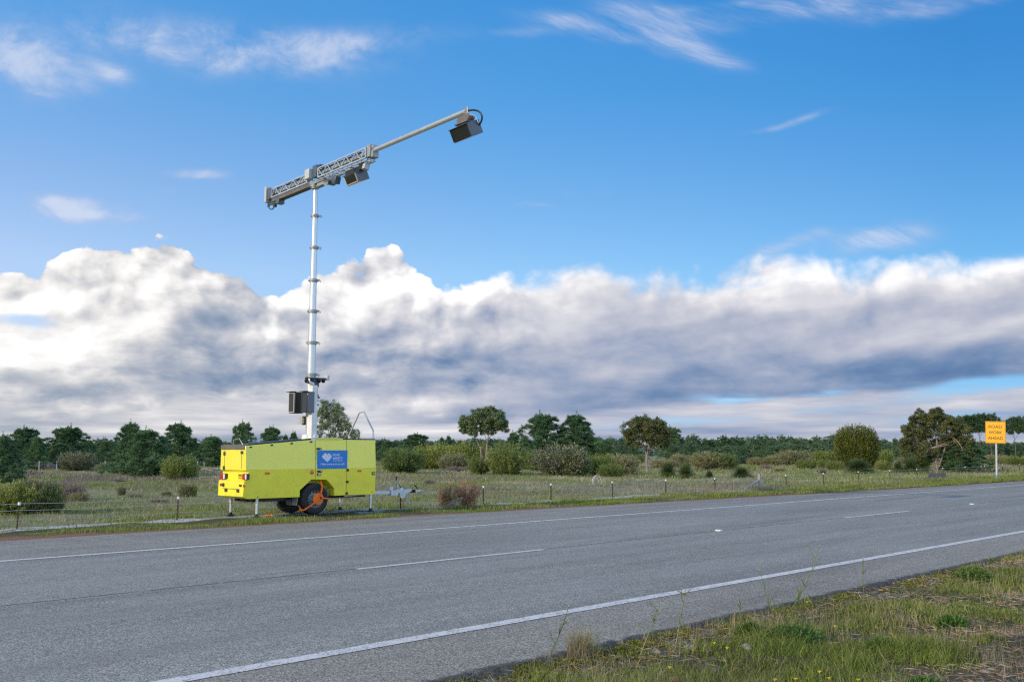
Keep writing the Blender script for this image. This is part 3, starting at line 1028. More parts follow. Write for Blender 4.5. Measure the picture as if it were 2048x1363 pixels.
for x, y in ((503, 893.5), (545, 889.5), (585, 886.2), (624, 883)):
    side_patch(x - 2.3, y - 1.4, x + 2.3, y + 1.4, 0.012, 'catch', M['black'])
for x0, y0, x1, y1 in ((634.5, 895, 643.5, 898.8), (634.5, 940, 643.5, 944)):
    h_ = side_patch(x0, y0, x1, y1, 0.018, 'door_handle', M['black'])
    side_patch(x1 - 3.0, y0 + 1.0, x1 - 1.6, y1 - 1.2, 0.022, 'lock_barrel', M['white'], h_, bevel=0)
for x, y in ((695, 939.3), (694.7, 962.6), (694, 985.7)):
    side_patch(x - 2, y - 2.2, x + 2, y + 2.2, 0.02, 'hinge', M['black'])
for x0, y0, x1, y1 in ((530, 943.7, 539, 947.7), (715, 939, 722.5, 942.7)):
    side_patch(x0, y0, x1, y1, 0.01, 'side_marker', M['amber'])
a = at(624, 943.6, YN)
MB().lathe([(0.0, -0.012), (0.030, -0.010), (0.044, -0.004), (0.048, 0.0)], (a.x, lean_lo((0, a.z)), a.z), (0, 1, 0), 24).build('round_marker', M['amber'], trailer)
sk = side_patch(634.5, 946.3, 641.5, 950.5, 0.012, 'socket_cover', M['black'])
side_patch(636.3, 947.3, 640.5, 949.6, 0.016, 'socket_lens', M['white'], sk)
sk = side_patch(743.7, 943, 749.5, 948.6, 0.012, 'inspection_plate', M['black'])
side_patch(744.6, 944.4, 748.6, 947.2, 0.016, 'plate_face', M['grey_box'], sk)
for x, y in ((516.5, 993.3), (745, 982.5)):       # small warning triangles
    a = at(x, y, YN)
    Y = lean_lo((0, a.z)) - 0.002
    MB().add([(a.x - .018, Y, a.z - .014), (a.x + .018, Y, a.z - .014), (a.x, Y, a.z + .018)], [(0, 1, 2)]).build('warning_triangle', M['black'], trailer)
rr = random.Random(2)
for x in (630.5, 497.5, 698):
    for y in (888, 902, 916, 930, 952, 966, 978):
        if x > 600 and x < 640 and y > 950: continue
        a = at(x + (y - 880) * (-0.012), y, YN)
        f = lean_up if a.z > zc else lean_lo
        MB().ball((a.x, f((0, a.z)) - 0.001, a.z), 0.006, n=8).build('rivet', M['alu'], trailer)
for y in (890, 905, 922, 950, 966, 980):
    a = at(750.2, y, YN)
    f = lean_up if a.z > zc else lean_lo
    MB().ball((a.x, f((0, a.z)) - 0.001, a.z), 0.006, n=8).build('rivet', M['alu'], trailer)

# blue sign with emblem and lettering
a, e = at(635.2, 900, YN), at(694.3, 936.2, YN)
Ys = lean_up((0, zc + 0.2)) - 0.012
sgn = MB().box(((a.x + e.x) / 2, Ys, (a.z + e.z) / 2), (e.x - a.x, 0.006, a.z - e.z)).build('blue_sign', M['blue'], trailer)
M['sign_white'] = paint('sign_white', (.70, .74, .82), 0.5, var=0.02)


def text(body, size, loc, rot, mat, parent, name='lettering', bold=0.0, width=None, depth=0.001, align='LEFT'):
    cu = bpy.data.curves.new('t', 'FONT')
    cu.body = body
    cu.size = size
    cu.offset = bold
    cu.extrude = depth
    cu.align_x = align
    tmp = bpy.data.objects.new('t', cu)
    COL.objects.link(tmp)
    bpy.context.view_layer.update()
    me = bpy.data.meshes.new_from_object(tmp.evaluated_get(bpy.context.evaluated_depsgraph_get()))
    COL.objects.unlink(tmp)
    bpy.data.objects.remove(tmp)
    me.materials.clear()
    me.materials.append(mat)
    co = np.array([v.co[:] for v in me.vertices])
    w = co[:, 0].max() - co[:, 0].min()
    sx = (width / w) if width else 1.0
    if align == 'LEFT':
        sh = -co[:, 0].min()
    else:
        sh = 0
    off = Vector((0, 0, 0))
    p = parent
    while p is not None:
        off += p.location
        p = p.parent
    me.transform(Matrix.Translation(Vector(loc) - off) @ rot.to_4x4() @ Matrix.Diagonal((sx, 1, 1, 1)) @ Matrix.Translation((sh, 0, 0)))
    o = bpy.data.objects.new(name, me)
    COL.objects.link(o)
    o.parent = parent
    return o


ROTS = Matrix.Rotation(R(90), 3, 'X')     # text facing -Y
ty = Ys - 0.0045
# sign-local helper: picture point on the sign plane
sp_ = lambda x, y: (at(x, y, Ys).x, ty, at(x, y, Ys).z)
wd = lambda x0, x1, y: at(x1, y, Ys).x - at(x0, y, Ys).x
text('ROAD', 0.062, sp_(665.6, 911.0), ROTS, M['sign_white'], sgn, bold=0.0012, width=wd(665.6, 679.5, 911))
text('SAFETY', 0.062, sp_(665.6, 917.8), ROTS, M['sign_white'], sgn, bold=0.0012, width=wd(665.6, 685.3, 917))
text('COMMISSION', 0.036, sp_(666, 922.0), ROTS, M['sign_white'], sgn, width=wd(666, 685, 921))
text('Make every journey safe', 0.058, sp_(641, 929.3), ROTS, M['sign_white'], sgn, bold=0.0006, width=wd(641, 689, 929))
# emblem: two slanted bands of road meeting as a heart
b = MB()
def poly_s(pts, mi=0, dy=0.0):
    vs = [(at(x, y, Ys).x, ty - dy, at(x, y, Ys).z) for x, y in pts]
    b.add(vs, [tuple(range(len(vs)))], mi)
poly_s([(643.6, 912.2), (644.6, 910.6), (649.2, 905.8), (650.6, 905.2), (659.6, 913.4), (661.4, 916.0), (660.6, 917.2), (654.8, 922.8), (653.6, 922.8), (644.4, 914.2)])
poly_s([(654.6, 907.4), (656.6, 905.8), (657.8, 905.6), (663.0, 910.6), (663.4, 912.4), (662.0, 915.0), (660.8, 914.2), (655.4, 909.0)])
for (x, y) in ((648.2, 910.0), (651.8, 913.6), (655.4, 917.2), (659.2, 909.8)):
    poly_s([(x - .5, y - .2), (x, y - .8), (x + 1.1, y + .4), (x + .6, y + 1.0)], 1, 0.001)
b.build('emblem', [M['sign_white'], M['blue']], sgn, smooth=False)

# wheels
ZW = 0.322
xw = at(631.0, 999, YN + 0.03).x


def make_wheel(Yc, side):
    """side -1 = outer face towards the road"""
    y_out = Yc + side * 0.10
    rim = MB()
    rim.lathe([(0.185, -side * 0.0), (0.180, -side * 0.012), (0.165, -side * 0.03), (0.160, -side * 0.09), (0.0, -side * 0.075)], (xw, y_out, ZW), (0, 1, 0), 40)
    rim.lathe([(0.0, 0.0), (0.07, 0.0), (0.08, -side * 0.03), (0.08, -side * 0.075)], (xw, y_out - side * 0.02, ZW), (0, 1, 0), 24)
    w = rim.build('wheel', M['alu_dull'], trailer)
    for k in range(12):
        t_ = 2 * math.pi * k / 12
        cx_, cz_ = xw + 0.132 * math.cos(t_), ZW + 0.132 * math.sin(t_)
        MB().cyl((cx_, y_out - side * 0.078, cz_), (cx_, y_out - side * 0.084 + side * 0.012, cz_), 0.016, n=12).build('rim_hole', M['black'], w)
    prof = [(0.186, 0.095), (0.20, 0.1), (0.25, 0.106), (0.29, 0.10), (0.312, 0.085), (0.320, 0.06), (0.322, 0.03), (0.316, 0.026), (0.316, 0.018), (0.322, 0.014), (0.322, -0.014), (0.316, -0.018),
            (0.316, -0.026), (0.322, -0.03), (0.320, -0.06), (0.312, -0.085), (0.29, -0.10), (0.25, -0.106), (0.20, -0.1), (0.186, -0.095)]
    MB().lathe(prof, (xw, Yc, ZW), (0, 1, 0), 56).build('tyre', M['rubber'], w)
    return w


make_wheel(YN + 0.13, -1)
make_wheel(YF - 0.02, 1)
b = MB()
b.cyl((xw, YN + 0.2, ZW), (xw, YF - 0.2, ZW), 0.032)
b.build('axle', M['galv'], trailer)
b = MB()
for yy in (YN + 0.33, YF - 0.33):
    b.box(((XR + XF) / 2 + 0.1, yy, zb - 0.03), (XF - XR - 0.3, 0.05, 0.06))
b.box((xw + 0.36, YN + 0.42, zb + 0.02), (0.03, 0.5, 0.10))
b.box((XR + 0.6, (YN + YF) / 2, zb - 0.04), (0.7, 0.7, 0.06))
b.build('chassis', M['black'], trailer)
for yy in (YN + 0.14, YF - 0.14):
    MB().box((xw - 0.42, yy, zb - 0.07), (0.008, 0.19, 0.20), rot=Matrix.Rotation(R(8), 3, 'Y')).build('mudflap', M['alu_dull'], trailer)
b = MB()                                            # grille in the arch
gx0, gz0 = S(663, 977.5)
for k in range(5):
    b.box((xw + 0.345, YN + 0.10 + k * 0.05, zb + 0.06), (0.012, 0.012, 0.14))
b.box((xw + 0.35, YN + 0.2, zb + 0.13), (0.012, 0.3, 0.012))
b.build('arch_grille', M['alu_dull'], trailer)

# stabiliser legs
for px_, py_top, py_bot, Y in ((514, 996, 1031, YN + 0.10), (741.5, 986, 1021, YN + 0.08), (462, 992, 1029, YF - 0.02), (681, 988, 1019, YF - 0.02)):
    p0 = at(px_, py_top, Y)
    leg = MB().cyl((p0.x, Y, zb + 0.02), (p0.x, Y, 0.05), 0.026, n=20)
    leg.cyl((p0.x, Y, zb - 0.10), (p0.x, Y, zb + 0.01), 0.032, n=20)
    leg = leg.build('stabiliser_leg', M['alu'], trailer)
    MB().cyl((p0.x, Y, 0.0), (p0.x, Y, 0.035), 0.085, 0.05, n=20).cyl((p0.x, Y, 0.03), (p0.x, Y, 0.075), 0.035, n=16).build('foot', M['black'], leg)

# drawbar and coupling
YC = 17.35
D = lambda x, y, Y=YC: at(x, y, Y)
b = MB()
p = D(752, 984.3); q_ = D(779, 984.0)
b.bar((XF - 0.35, YC, zb + 0.02), (q_.x, YC, q_.z), 0.06, 0.075)
b.bar((XF - 0.2, YC + 0.28, zb), (q_.x + 0.05, YC + 0.03, q_.z), 0.05, 0.06)
b.bar((XF - 0.75, YN + 0.1, zb - 0.022), (XF + 0.02, YC - 0.1, zb - 0.008), 0.03, 0.028)
b.build('drawbar', M['galv'], trailer, bevel=0.004)
b = MB()
a, e = D(779, 980), D(793.5, 990)
b.box(((a.x + e.x) / 2, YC, (a.z + e.z) / 2), (e.x - a.x, 0.11, a.z - e.z))
a, e = D(777, 973), D(784.5, 979.7)
b.box(((a.x + e.x) / 2, YC, (a.z + e.z) / 2), (e.x - a.x, 0.07, a.z - e.z))
for k in range(3):
    x_ = a.x + (k + 0.5) * (e.x - a.x) / 3
    b.cyl((x_, YC, a.z), (x_, YC, a.z + 0.02), 0.012, n=10)
a, e = D(793, 978.5), D(821, 985)
b.prism([(a.x, e.z - 0.04), (a.x, a.z), (e.x, a.z + 0.005), (e.x, a.z - 0.045), ((a.x + e.x) / 2, e.z - 0.03)], 1, YC - 0.045, YC + 0.045)
b.build('coupling_block', M['galv'], trailer, bevel=0.004)
b = MB()
a, e = D(821, 981.5), D(830.5, 981.5)
for k in range(5):
    x_ = a.x + k * (e.x - a.x) / 5
    b.cyl((x_, YC, a.z), (x_ + (e.x - a.x) / 5, YC, a.z), 0.034, 0.026, n=16)
b.build('rubber_boot', M['black'], trailer)
b = MB()
a, e = D(829.5, 981), D(841, 981)
b.box(((a.x + e.x) / 2, YC, a.z), (e.x - a.x, 0.07, 0.055))
b.ball((e.x - 0.02, YC, a.z), 0.04, n=14)
cp = b.build('tow_coupler', M['galv'], trailer, bevel=0.004)
MB().tube([D(834, 979), D(834.5, 976), D(832.5, 972.5), D(829, 969.5)], [0.014, 0.012, 0.012, 0.016], 8).build('coupler_handle', M['black'], cp)
b = MB()                                            # brake lever and hinge plate
b.bar(D(796.5, 994), D(792.3, 960), 0.03, 0.014)
b.bar(D(800.5, 994), D(795.0, 962), 0.012, 0.014)
b.prism([(D(795, 985).x, D(795, 985).z), (D(808, 982).x, D(808, 982).z), (D(807, 990).x, D(807, 990).z), (D(803, 995.5).x, D(803, 995.5).z), (D(797.5, 995).x, D(797.5, 995).z)], 1, YC - 0.075, YC - 0.06)
lv = b.build('brake_lever', M['galv'], trailer)
MB().cyl(D(792.4, 960), D(792.8, 951.5), 0.014, n=12).build('lever_grip', M['black'], lv)
MB().bar(D(795.5, 964.5), D(806, 981), 0.016, 0.012).build('brake_strut', M['black'], trailer)
MB().ball(tuple(D(803.8, 977)), 0.03, n=12, sc=(1, .6, 1.1)).build('lever_cap', M['white'], trailer)
b = MB()                                            # safety chains
for (xa, ya, xb, yb) in ((812, 988, 819, 1009), (818, 986, 812, 1010)):
    p0, p1 = D(xa, ya, YC - .05), D(xb, yb, YC - .05)
    nl_ = 8
    for k in range(nl_):
        c_ = p0.lerp(p1, (k + 0.5) / nl_) + Vector((0.015 * math.sin(k), 0, 0))
        ring = [c_ + Vector((0.012 * math.cos(t_) * (k % 2), 0.012 * math.cos(t_) * (1 - k % 2), 0.02 * math.sin(t_))) for t_ in np.linspace(0, 2 * math.pi, 9)]
        b.tube(ring, 0.005, 6)
b.build('safety_chain', M['galv'], trailer)
MB().tube([D(806, 988), D(807, 994), D(806, 1002), D(808, 1008)], 0.008, 6).build('orange_cord', M['orange'], trailer)

# roof hoop at the front end
b = MB()
hp = [(XF - 0.04, YN + 0.06, z_front), (XF - 0.04, YN + 0.06, z_front + 0.19), (XF - 0.04, YN + 0.42, z_front + 0.62), (XF - 0.04, YF - 0.42, z_front + 0.60), (XF - 0.04, YF - 0.05, z_front + 0.10), (XF - 0.04, YF - 0.05, z_front)]
for i in range(len(hp) - 1):
    b.bar(hp[i], hp[i + 1], 0.026, 0.026)
b.build('roof_hoop', M['alu'], trailer, bevel=0.003)

# ------------------------------------------------------------------ mast
MX, MY = 11.27, 17.22
lev = [1.50, 2.871, 3.544, 4.211, 4.871, 5.578, 6.268, 6.98]
rad = [0.088, 0.085, 0.078, 0.071, 0.064, 0.057, 0.050]
b = MB()
for i, r_ in enumerate(rad):
    b.cyl((MX, MY, lev[i] - (0.05 if i else 0)), (MX, MY, lev[i + 1]), r_, n=32)
mast = b.build('mast', M['alu'], trailer)
for i in range(1, 7):
    r_ = rad[i - 1]
    z_ = lev[i]
    b = MB()
    b.cyl((MX, MY, z_ - 0.035), (MX, MY, z_ + 0.0), r_ + 0.010, n=32)
    b.cyl((MX, MY, z_ - 0.008), (MX, MY, z_ + 0.020), r_ + 0.030, n=32)
    b.cyl((MX, MY, z_ + 0.028), (MX, MY, z_ + 0.040), r_ + 0.022, n=32)
    b.box((MX + (r_ + 0.035) * 0.707, MY - (r_ + 0.035) * 0.707, z_ + 0.012), (0.05, 0.03, 0.05), rot=Matrix.Rotation(R(-45), 3, 'Z'))
    b.box((MX - (r_ + 0.028) * 0.707, MY + (r_ + 0.028) * 0.707, z_ + 0.010), (0.025, 0.03, 0.03), rot=Matrix.Rotation(R(-45), 3, 'Z'))
    b.build('collar', M['alu_dull'], mast)
    MB().tube([(MX + (r_ + 0.06) * .707, MY - (r_ + 0.06) * .707, z_ + 0.02), (MX + (r_ + 0.09) * .707, MY - (r_ + 0.09) * .707, z_ - 0.0), (MX + (r_ + 0.07) * .707, MY - (r_ + 0.07) * .707, z_ - 0.035)], 0.006, 6).build('latch_lever', M['black'], mast)
# square backing column on the lower mast
cxm = at(622.5, 850, 17.05)
b = MB().box((cxm.x + 0.03, 17.05, (1.50 + 2.15) / 2 + 0.25), (0.13, 0.13, 1.15))
b.build('backing_column', M['white'], mast, bevel=0.006)
b = MB().cyl((MX - 0.06, MY, z_front - 0.02), (MX - 0.06, MY, z_front + 0.10), 0.12, 0.105, n=28)
b.box((cxm.x + 0.07, 16.98, z_front + 0.06), (0.10, 0.05, 0.06))
b.build('mast_base', M['white'], mast)
# mid-mast bracket with lamps and small cameras
zl = 2.83
b = MB()
p0, p1 = at(612, 757, 17.05), at(652, 757, 17.05)
b.bar((p0.x, 17.05, zl - 0.03), (p1.x, 17.05, zl - 0.03), 0.10, 0.022)
a, e = at(629, 758, 17.05), at(637, 790, 17.05)
b.prism([(a.x + .005, zl - .04), (e.x - .005, zl - .04), (e.x - .005, zl - .20), (e.x - .03, zl - .23), (e.x - .03, zl - .36), (a.x - .03, zl - .36), (a.x + .005, zl - .24)], 1, 17.03, 17.06)
brk = b.build('lamp_bracket', M['dark_grey'], mast)
for x in (613.2, 623.8, 638.0, 646.5):
    c = at(x, 760.5, 17.02)
    MB().lathe([(0.0, -0.055), (0.03, -0.05), (0.042, -0.02), (0.045, 0.0), (0.038, 0.035), (0.0, 0.045)], c, (-0.35, -0.55, -0.75), 18).build('round_lamp', M['black'], brk)
c = at(654.5, 755, 17.03)
MB().box(c, (0.055, 0.09, 0.10)).build('sensor_box', M['grey_box'], brk, bevel=0.005)
c = at(621.5, 766, 16.99)
MB().cyl((c.x - 0.06, c.y - 0.02, c.z + 0.02), (c.x + 0.07, c.y + 0.02, c.z - 0.015), 0.035, n=18).build('bullet_camera', M['white'], brk)
c = at(616.8, 764, 16.98)
MB().cyl((c.x - 0.025, c.y - 0.01, c.z + 0.008), (c.x, c.y, c.z), 0.03, n=18).build('camera_lens', M['glass'], brk)
# antennas and plugs at the right of the flash boxes
b = MB()
for (x, y, w, h_) in ((634, 790, .05, .04), (636.5, 794, .06, .03), (632, 801, .045, .06), (634, 808.5, .07, .025)):
    c = at(x, y, 17.02)
    b.box(c, (w, 0.06, h_), rot=Matrix.Rotation(R(18), 3, 'Y'))
c0, c1 = at(633, 797, 17.0), at(641, 803, 17.0)
b.bar(c0, c1, 0.008)
b.build('plug_cluster', M['slate'], mast)
# flash boxes on the lower mast
for (xf0, xf1, xs1, yt, yb_, Y) in ((575.0, 587.0, 607.0, 783.0, 825.5, 17.40), (600.0, 612.0, 629.0, 782.0, 824.0, 16.95)):
    corner = at(xf1, (yt + yb_) / 2, Y)
    sx_ = at(xs1, 800, Y).x - corner.x
    zt, zbm = at(xf1, yt, Y).z, at(xf1, yb_, Y).z
    syw = at_x(xf0, 800, corner.x).y - Y
    zc_, hz = (zt + zbm) / 2, zt - zbm
    side_m = M['slate'] if Y < 17.2 else M['black']
    b = MB()
    b.box((corner.x + sx_ / 2 + 0.02, Y + syw / 2, zc_), (sx_ - 0.04, syw, hz))
    b.box((corner.x + 0.01, Y + syw / 2, zt + 0.006), (0.10, syw + 0.02, 0.012))          # hood
    fb = b.build('flash_box', side_m, mast, bevel=0.006)
    fr = MB()
    X = corner.x + 0.035
    for dy_ in (0.018, syw - 0.018):
        fr.box((X - 0.008, Y + dy_, zc_), (0.018, 0.024, hz - 0.03))
    for dz_ in (-hz / 2 + 0.02, hz / 2 - 0.02):
        fr.box((X - 0.008, Y + syw / 2, zc_ + dz_), (0.0175, syw - 0.06, 0.02))
    fr.build('lens_frame', M['beige'] if Y > 17.2 else M['dark_grey'], fb)
    MB().box((X - 0.004, Y + syw / 2, zc_), (0.012, syw - 0.062, hz - 0.062)).build('flash_glass', M['glass'], fb)
b = MB()
c = at(603, 804, 17.55)
b.box((c.x + 0.12, 17.42, c.z), (0.10, 0.34, 0.36))
b.bar((c.x + 0.15, 17.30, c.z), (MX, MY, c.z), 0.06, 0.16)
b.build('box_yoke', M['black'], mast)
a, e = at(598, 834, 17.35), at(607.5, 847, 17.35)
jb = MB().box(((a.x + e.x) / 2, 17.35, (a.z + e.z) / 2), (0.05, 0.14, a.z - e.z)).build('junction_box', M['beige'], mast, bevel=0.004)
MB().box(((a.x + e.x) / 2 + 0.05, 17.33, (a.z + e.z) / 2), (0.05, 0.06, 0.18)).build('box_bracket', M['black'], jb)
b = MB().cyl((MX, MY, 2.0), (MX, MY, 2.09), rad[0] + 0.006, n=28)
b.build('cable_clamp', M['slate'], mast)
MB().tube([(XR + 0.1, YF - 0.3, z_rear), (XR + 0.1, YF - 0.32, z_rear + 0.12), (XR + 0.12, YF - 0.5, z_rear + 0.15), (XR + 0.14, YF - 0.62, z_rear + 0.02)], 0.006, 6).build('aerial_loop', M['alu'], trailer)

# ------------------------------------------------------------------ boom on top of the mast
BZ = 7.126
BA = R(-93.9)
bu = Vector((math.cos(BA), math.sin(BA), 0))
bn = Vector((-1, 0, 0)); bn = (bn - bu * bn.dot(bu)).normalized()     # side seen by the traffic
BM = Matrix(((bu.x, bn.x, 0, MX - 0.03), (bu.y, bn.y, 0, 17.2), (0, 0, 1, BZ), (0, 0, 0, 1)))
# boom frame: x along the boom (towards the road), y to the traffic side, z up


def truss(s0, s1, h0, h1, w, bays, flip=0):
    b = MB(BM)
    zt, zb_ = h1, h0
    for yy in (-w / 2, w / 2):
        for z_ in (zt, zb_):
            b.bar((s0, yy, z_), (s1, yy, z_), 0.026, 0.026)
        n_ = bays * 2
        for k in range(n_):
            a_ = s0 + (s1 - s0) * k / n_
            c_ = s0 + (s1 - s0) * (k + 1) / n_
            up = (k + flip) % 2 == 0
            y2 = yy + (0.002 if yy > 0 else -0.002)
            b.bar((a_, y2, zb_ if up else zt), (c_, y2, zt if up else zb_), 0.018, 0.018)
        b.bar((s0, yy, zb_), (s0, yy, zt), 0.03, 0.028)
        b.bar((s1, yy, zb_), (s1, yy, zt), 0.03, 0.028)
    for k in range(bays + 1):
        s_ = s0 + (s1 - s0) * k / bays
        for z_ in (zt, zb_):
            b.bar((s_, -w / 2, z_), (s_, w / 2, z_), 0.02, 0.016)
    return b.build('boom_truss', M['alu'], mast)


truss(-1.80, -0.16, -0.115, 0.075, 0.20, 4)
truss(0.30, 2.16, -0.10, 0.095, 0.20, 5, 1)
b = MB(BM)                                          # carriage rails under and inside the trusses
b.box((-0.95, 0, -0.165), (1.75, 0.17, 0.07))
b.bar((-1.8, 0.075, -0.205), (-0.1, 0.075, -0.205), 0.02)
b.build('lower_rail', M['brown_trim'], mast, bevel=0.003)
b = MB(BM)
b.box((1.15, 0.0, 0.02), (2.0, 0.09, 0.07))
b.box((-0.95, 0.0, 0.0), (1.6, 0.08, 0.06))
b.bar((0.25, 0.09, -0.155), (2.2, 0.09, -0.155), 0.022)
b.bar((0.25, -0.09, -0.150), (2.2, -0.09, -0.150), 0.022)
b.bar((0.5, 0.05, -0.195), (2.0, 0.05, -0.195), 0.014)
for k in range(7):
    b.bar((0.4 + k * 0.28, -0.09, -0.153), (0.4 + k * 0.28, 0.09, -0.155), 0.014)
b.build('inner_beam', M['alu_dull'], mast)
b = MB(BM)                                          # cables on the truss
for k, yy in enumerate((0.03, -0.04, 0.06)):
    b.tube([(-1.7 + i * 0.3, yy + 0.012 * math.sin(i * 1.7 + k), 0.065 + 0.01 * math.sin(i * 2.1 + k)) for i in range(13)], 0.010, 6)
b.build('boom_cables', M['black'], mast)
# pivot head
b = MB(BM)
b.cyl((0, 0, -0.27), (0, 0, -0.235), 0.085, n=28)
b.cyl((0, 0, -0.235), (0, 0, -0.205), 0.115, n=28)
b.cyl((0, 0, -0.205), (0, 0, -0.15), 0.13, 0.10, n=28)
b.box((0.12, 0, -0.165), (0.75, 0.17, 0.06))
b.prism([(0.2, -0.20), (0.62, -0.20), (0.66, -0.24), (0.50, -0.27), (0.15, -0.27)], 1, -0.05, 0.06)
b.build('pivot_head', M['alu_dull'], mast, bevel=0.004)
b = MB(BM)
b.box((-0.03, 0.13, 0.03), (0.19, 0.12, 0.21))
b.build('motor_box', M['grey_box'], mast, bevel=0.008)
b = MB(BM)
b.box((0.17, 0.02, 0.06), (0.16, 0.20, 0.26))
b.cyl((0.03, 0.03, 0.15), (0.03, 0.03, 0.20), 0.05, n=16)
b.box((0.16, -0.02, 0.20), (0.20, 0.12, 0.03))
b.build('winch_housing', M['slate'], mast, bevel=0.006)
# tail end
b = MB(BM)
b.box((-1.97, 0.05, -0.02), (0.085, 0.24, 0.36))
b.build('counterweight_box', M['grey_box'], mast, bevel=0.01)
b = MB(BM)
b.box((-1.86, 0.02, -0.02), (0.10, 0.24, 0.26))
b.bar((-1.97, 0.08, -0.20), (-1.97, 0.08, -0.30), 0.035)
b.bar((-1.98, 0.08, -0.235), (-1.55, 0.02, -0.255), 0.05, 0.025)
b.box((-1.52, 0.02, -0.24), (0.14, 0.15, 0.13))
b.build('tail_bracket', M['slate'], mast, bevel=0.004)
b = MB(BM)
b.lathe([(0.045, -0.015), (0.066, -0.015), (0.066, 0.015), (0.045, 0.015), (0.045, -0.015)], (-1.78, 0.10, -0.335), (0.7, 0.7, 0), 26)
b.box((-1.66, 0.07, -0.32), (0.08, 0.05, 0.07))
b.build('tail_ring', M['dark_grey'], mast)
# pole to the far camera
b = MB(BM)
b.box((2.24, 0, 0.02), (0.10, 0.20, 0.25))
b.box((2.31, 0, 0.09), (0.07, 0.12, 0.06))
b.box((2.32, 0, -0.06), (0.06, 0.14, 0.12))
b.build('pole_clamp', M['alu_dull'], mast, bevel=0.004)
b = MB(BM)
b.cyl((2.25, 0, 0.03), (5.20, 0, 0.03), 0.047, n=28)
pole = b.build('boom_pole', M['alu'], mast)
b = MB(BM)
b.cyl((5.20, 0, 0.03), (5.24, 0, 0.03), 0.043, n=24)
b.cyl((5.24, 0, -0.03), (5.24, 0, 0.09), 0.022, n=16)
b.build('pole_cap', M['alu_dull'], mast)


def hung_box(px_f, depth_s, Yoff, name, frame_m):
    """camera box under the boom; px_f = front face corners TL TR BR BL in the photograph, worked out at boom distance"""
    TL, TR, BR, BL = px_f
    X0 = (BM @ Vector((depth_s, 0, 0))).x - 0.10
    a_, b_, c_, d_ = [at_x(*q, X0) for q in (TL, TR, BR, BL)]
    return a_, b_, c_, d_


def cam_box(s, drop, W_, H_, D_, yaw, pitch, roll, glassy, framec, bodyc, parent):
    """box hung at s along the boom: front face towards the traffic (-X)"""
    c = BM @ Vector((s, 0.0, -drop))
    Rm = Matrix.Rotation(R(yaw), 3, 'Z') @ Matrix.Rotation(R(pitch), 3, 'Y') @ Matrix.Rotation(R(roll), 3, 'X')
    b = MB(Matrix.Translation(c) @ Rm.to_4x4())
    b.box((0.01, 0, 0), (D_, W_, H_))
    b.box((-D_ / 2 - 0.015, 0, H_ / 2 - 0.005), (0.05, W_ + 0.012, 0.012))
    body = b.build('camera_box', bodyc, parent, bevel=0.008)
    f = MB(Matrix.Translation(c) @ Rm.to_4x4())
    x_ = -D_ / 2 - 0.002
    f.box((x_, 0, H_ / 2 - 0.022), (0.02, W_ - 0.02, 0.022))
    f.box((x_, 0, -H_ / 2 + 0.022), (0.02, W_ - 0.02, 0.022))
    f.box((x_, W_ / 2 - 0.021, 0), (0.0205, 0.022, H_ - 0.068))
    f.box((x_, -W_ / 2 + 0.021, 0), (0.0205, 0.022, H_ - 0.068))
    f.build('window_frame', framec, body)
    g_ = MB(Matrix.Translation(c) @ Rm.to_4x4())
    g_.box((x_ + 0.002, 0, 0), (0.014, W_ - 0.066, H_ - 0.066))
    g_.build('camera_window', M['glass'], body)
    return body, c, Rm


body1, c1_, R1_ = cam_box(1.66, 0.38, 0.46, 0.22, 0.26, -6, -24, 0, 1, M['beige'], M['slate'], mast)
body2, c2_, R2_ = cam_box(5.20, 0.33, 0.50, 0.24, 0.28, -6, -26, 0, 1, M['black'], M['slate'], mast)
b = MB(BM)
b.box((1.62, 0.0, -0.245), (0.55, 0.14, 0.09))
b.box((1.95, 0.03, -0.22), (0.10, 0.13, 0.14))
b.tube([(1.7, 0.1, -0.2), (1.8, 0.13, -0.3), (1.78, 0.1, -0.42), (1.70, 0.06, -0.5)], 0.010, 6)
b.build('camera_mount', M['black'], mast)
b = MB(BM)
b.box((2.02, 0.02, -0.25), (0.12, 0.12, 0.12), rot=Matrix.Rotation(R(15), 3, 'X'))
b.build('radar_unit', M['grey_box'], mast, bevel=0.01)
b = MB(BM)
prof = [(-0.17, -0.06), (-0.10, 0.0), (0.13, 0.0), (0.19, -0.06), (0.13, -0.13), (-0.12, -0.13)]
b.prism([(5.18 + x, -0.045 + z) for x, z in prof], 1, 0.055, 0.068)
b.prism([(5.18 + x, -0.045 + z) for x, z in prof], 1, -0.068, -0.055)
b.box((5.15, 0, -0.175), (0.36, 0.16, 0.03))
b.build('tip_bracket', M['brown_trim'], mast, bevel=0.003)
b = MB(BM)
b.tube([(5.20 + 0.36 * math.sin(t_) , -0.10 * t_ / 2.6, -0.14 + 0.17 * math.cos(t_)) for t_ in np.linspace(0.0, 2.6, 12)], 0.016, 8)
b.build('looped_cable', M['black'], mast)
b = MB(BM)
b.tube([(5.20, 0.06, -0.02), (5.34, 0.03, -0.05), (5.44, -0.02, -0.13), (5.48, -0.05, -0.24)], 0.008, 6)
b.build('grey_conduit', M['alu'], mast)
# horn speaker under the boom
b = MB(BM)
b.prism([(0.62, -0.20), (0.78, -0.20), (0.92, -0.17), (0.98, -0.22), (0.93, -0.36), (0.80, -0.33), (0.68, -0.34)], 1, -0.06, 0.07)
b.build('horn_speaker', M['slate'], mast, bevel=0.01)
b = MB(BM)
b.lathe([(0.03, 0.0), (0.05, 0.03), (0.09, 0.10), (0.095, 0.10)], (0.72, 0.07, -0.27), (0.0, 1.0, -0.25), 20)
b.build('horn_mouth', M['alu_dull'], mast)

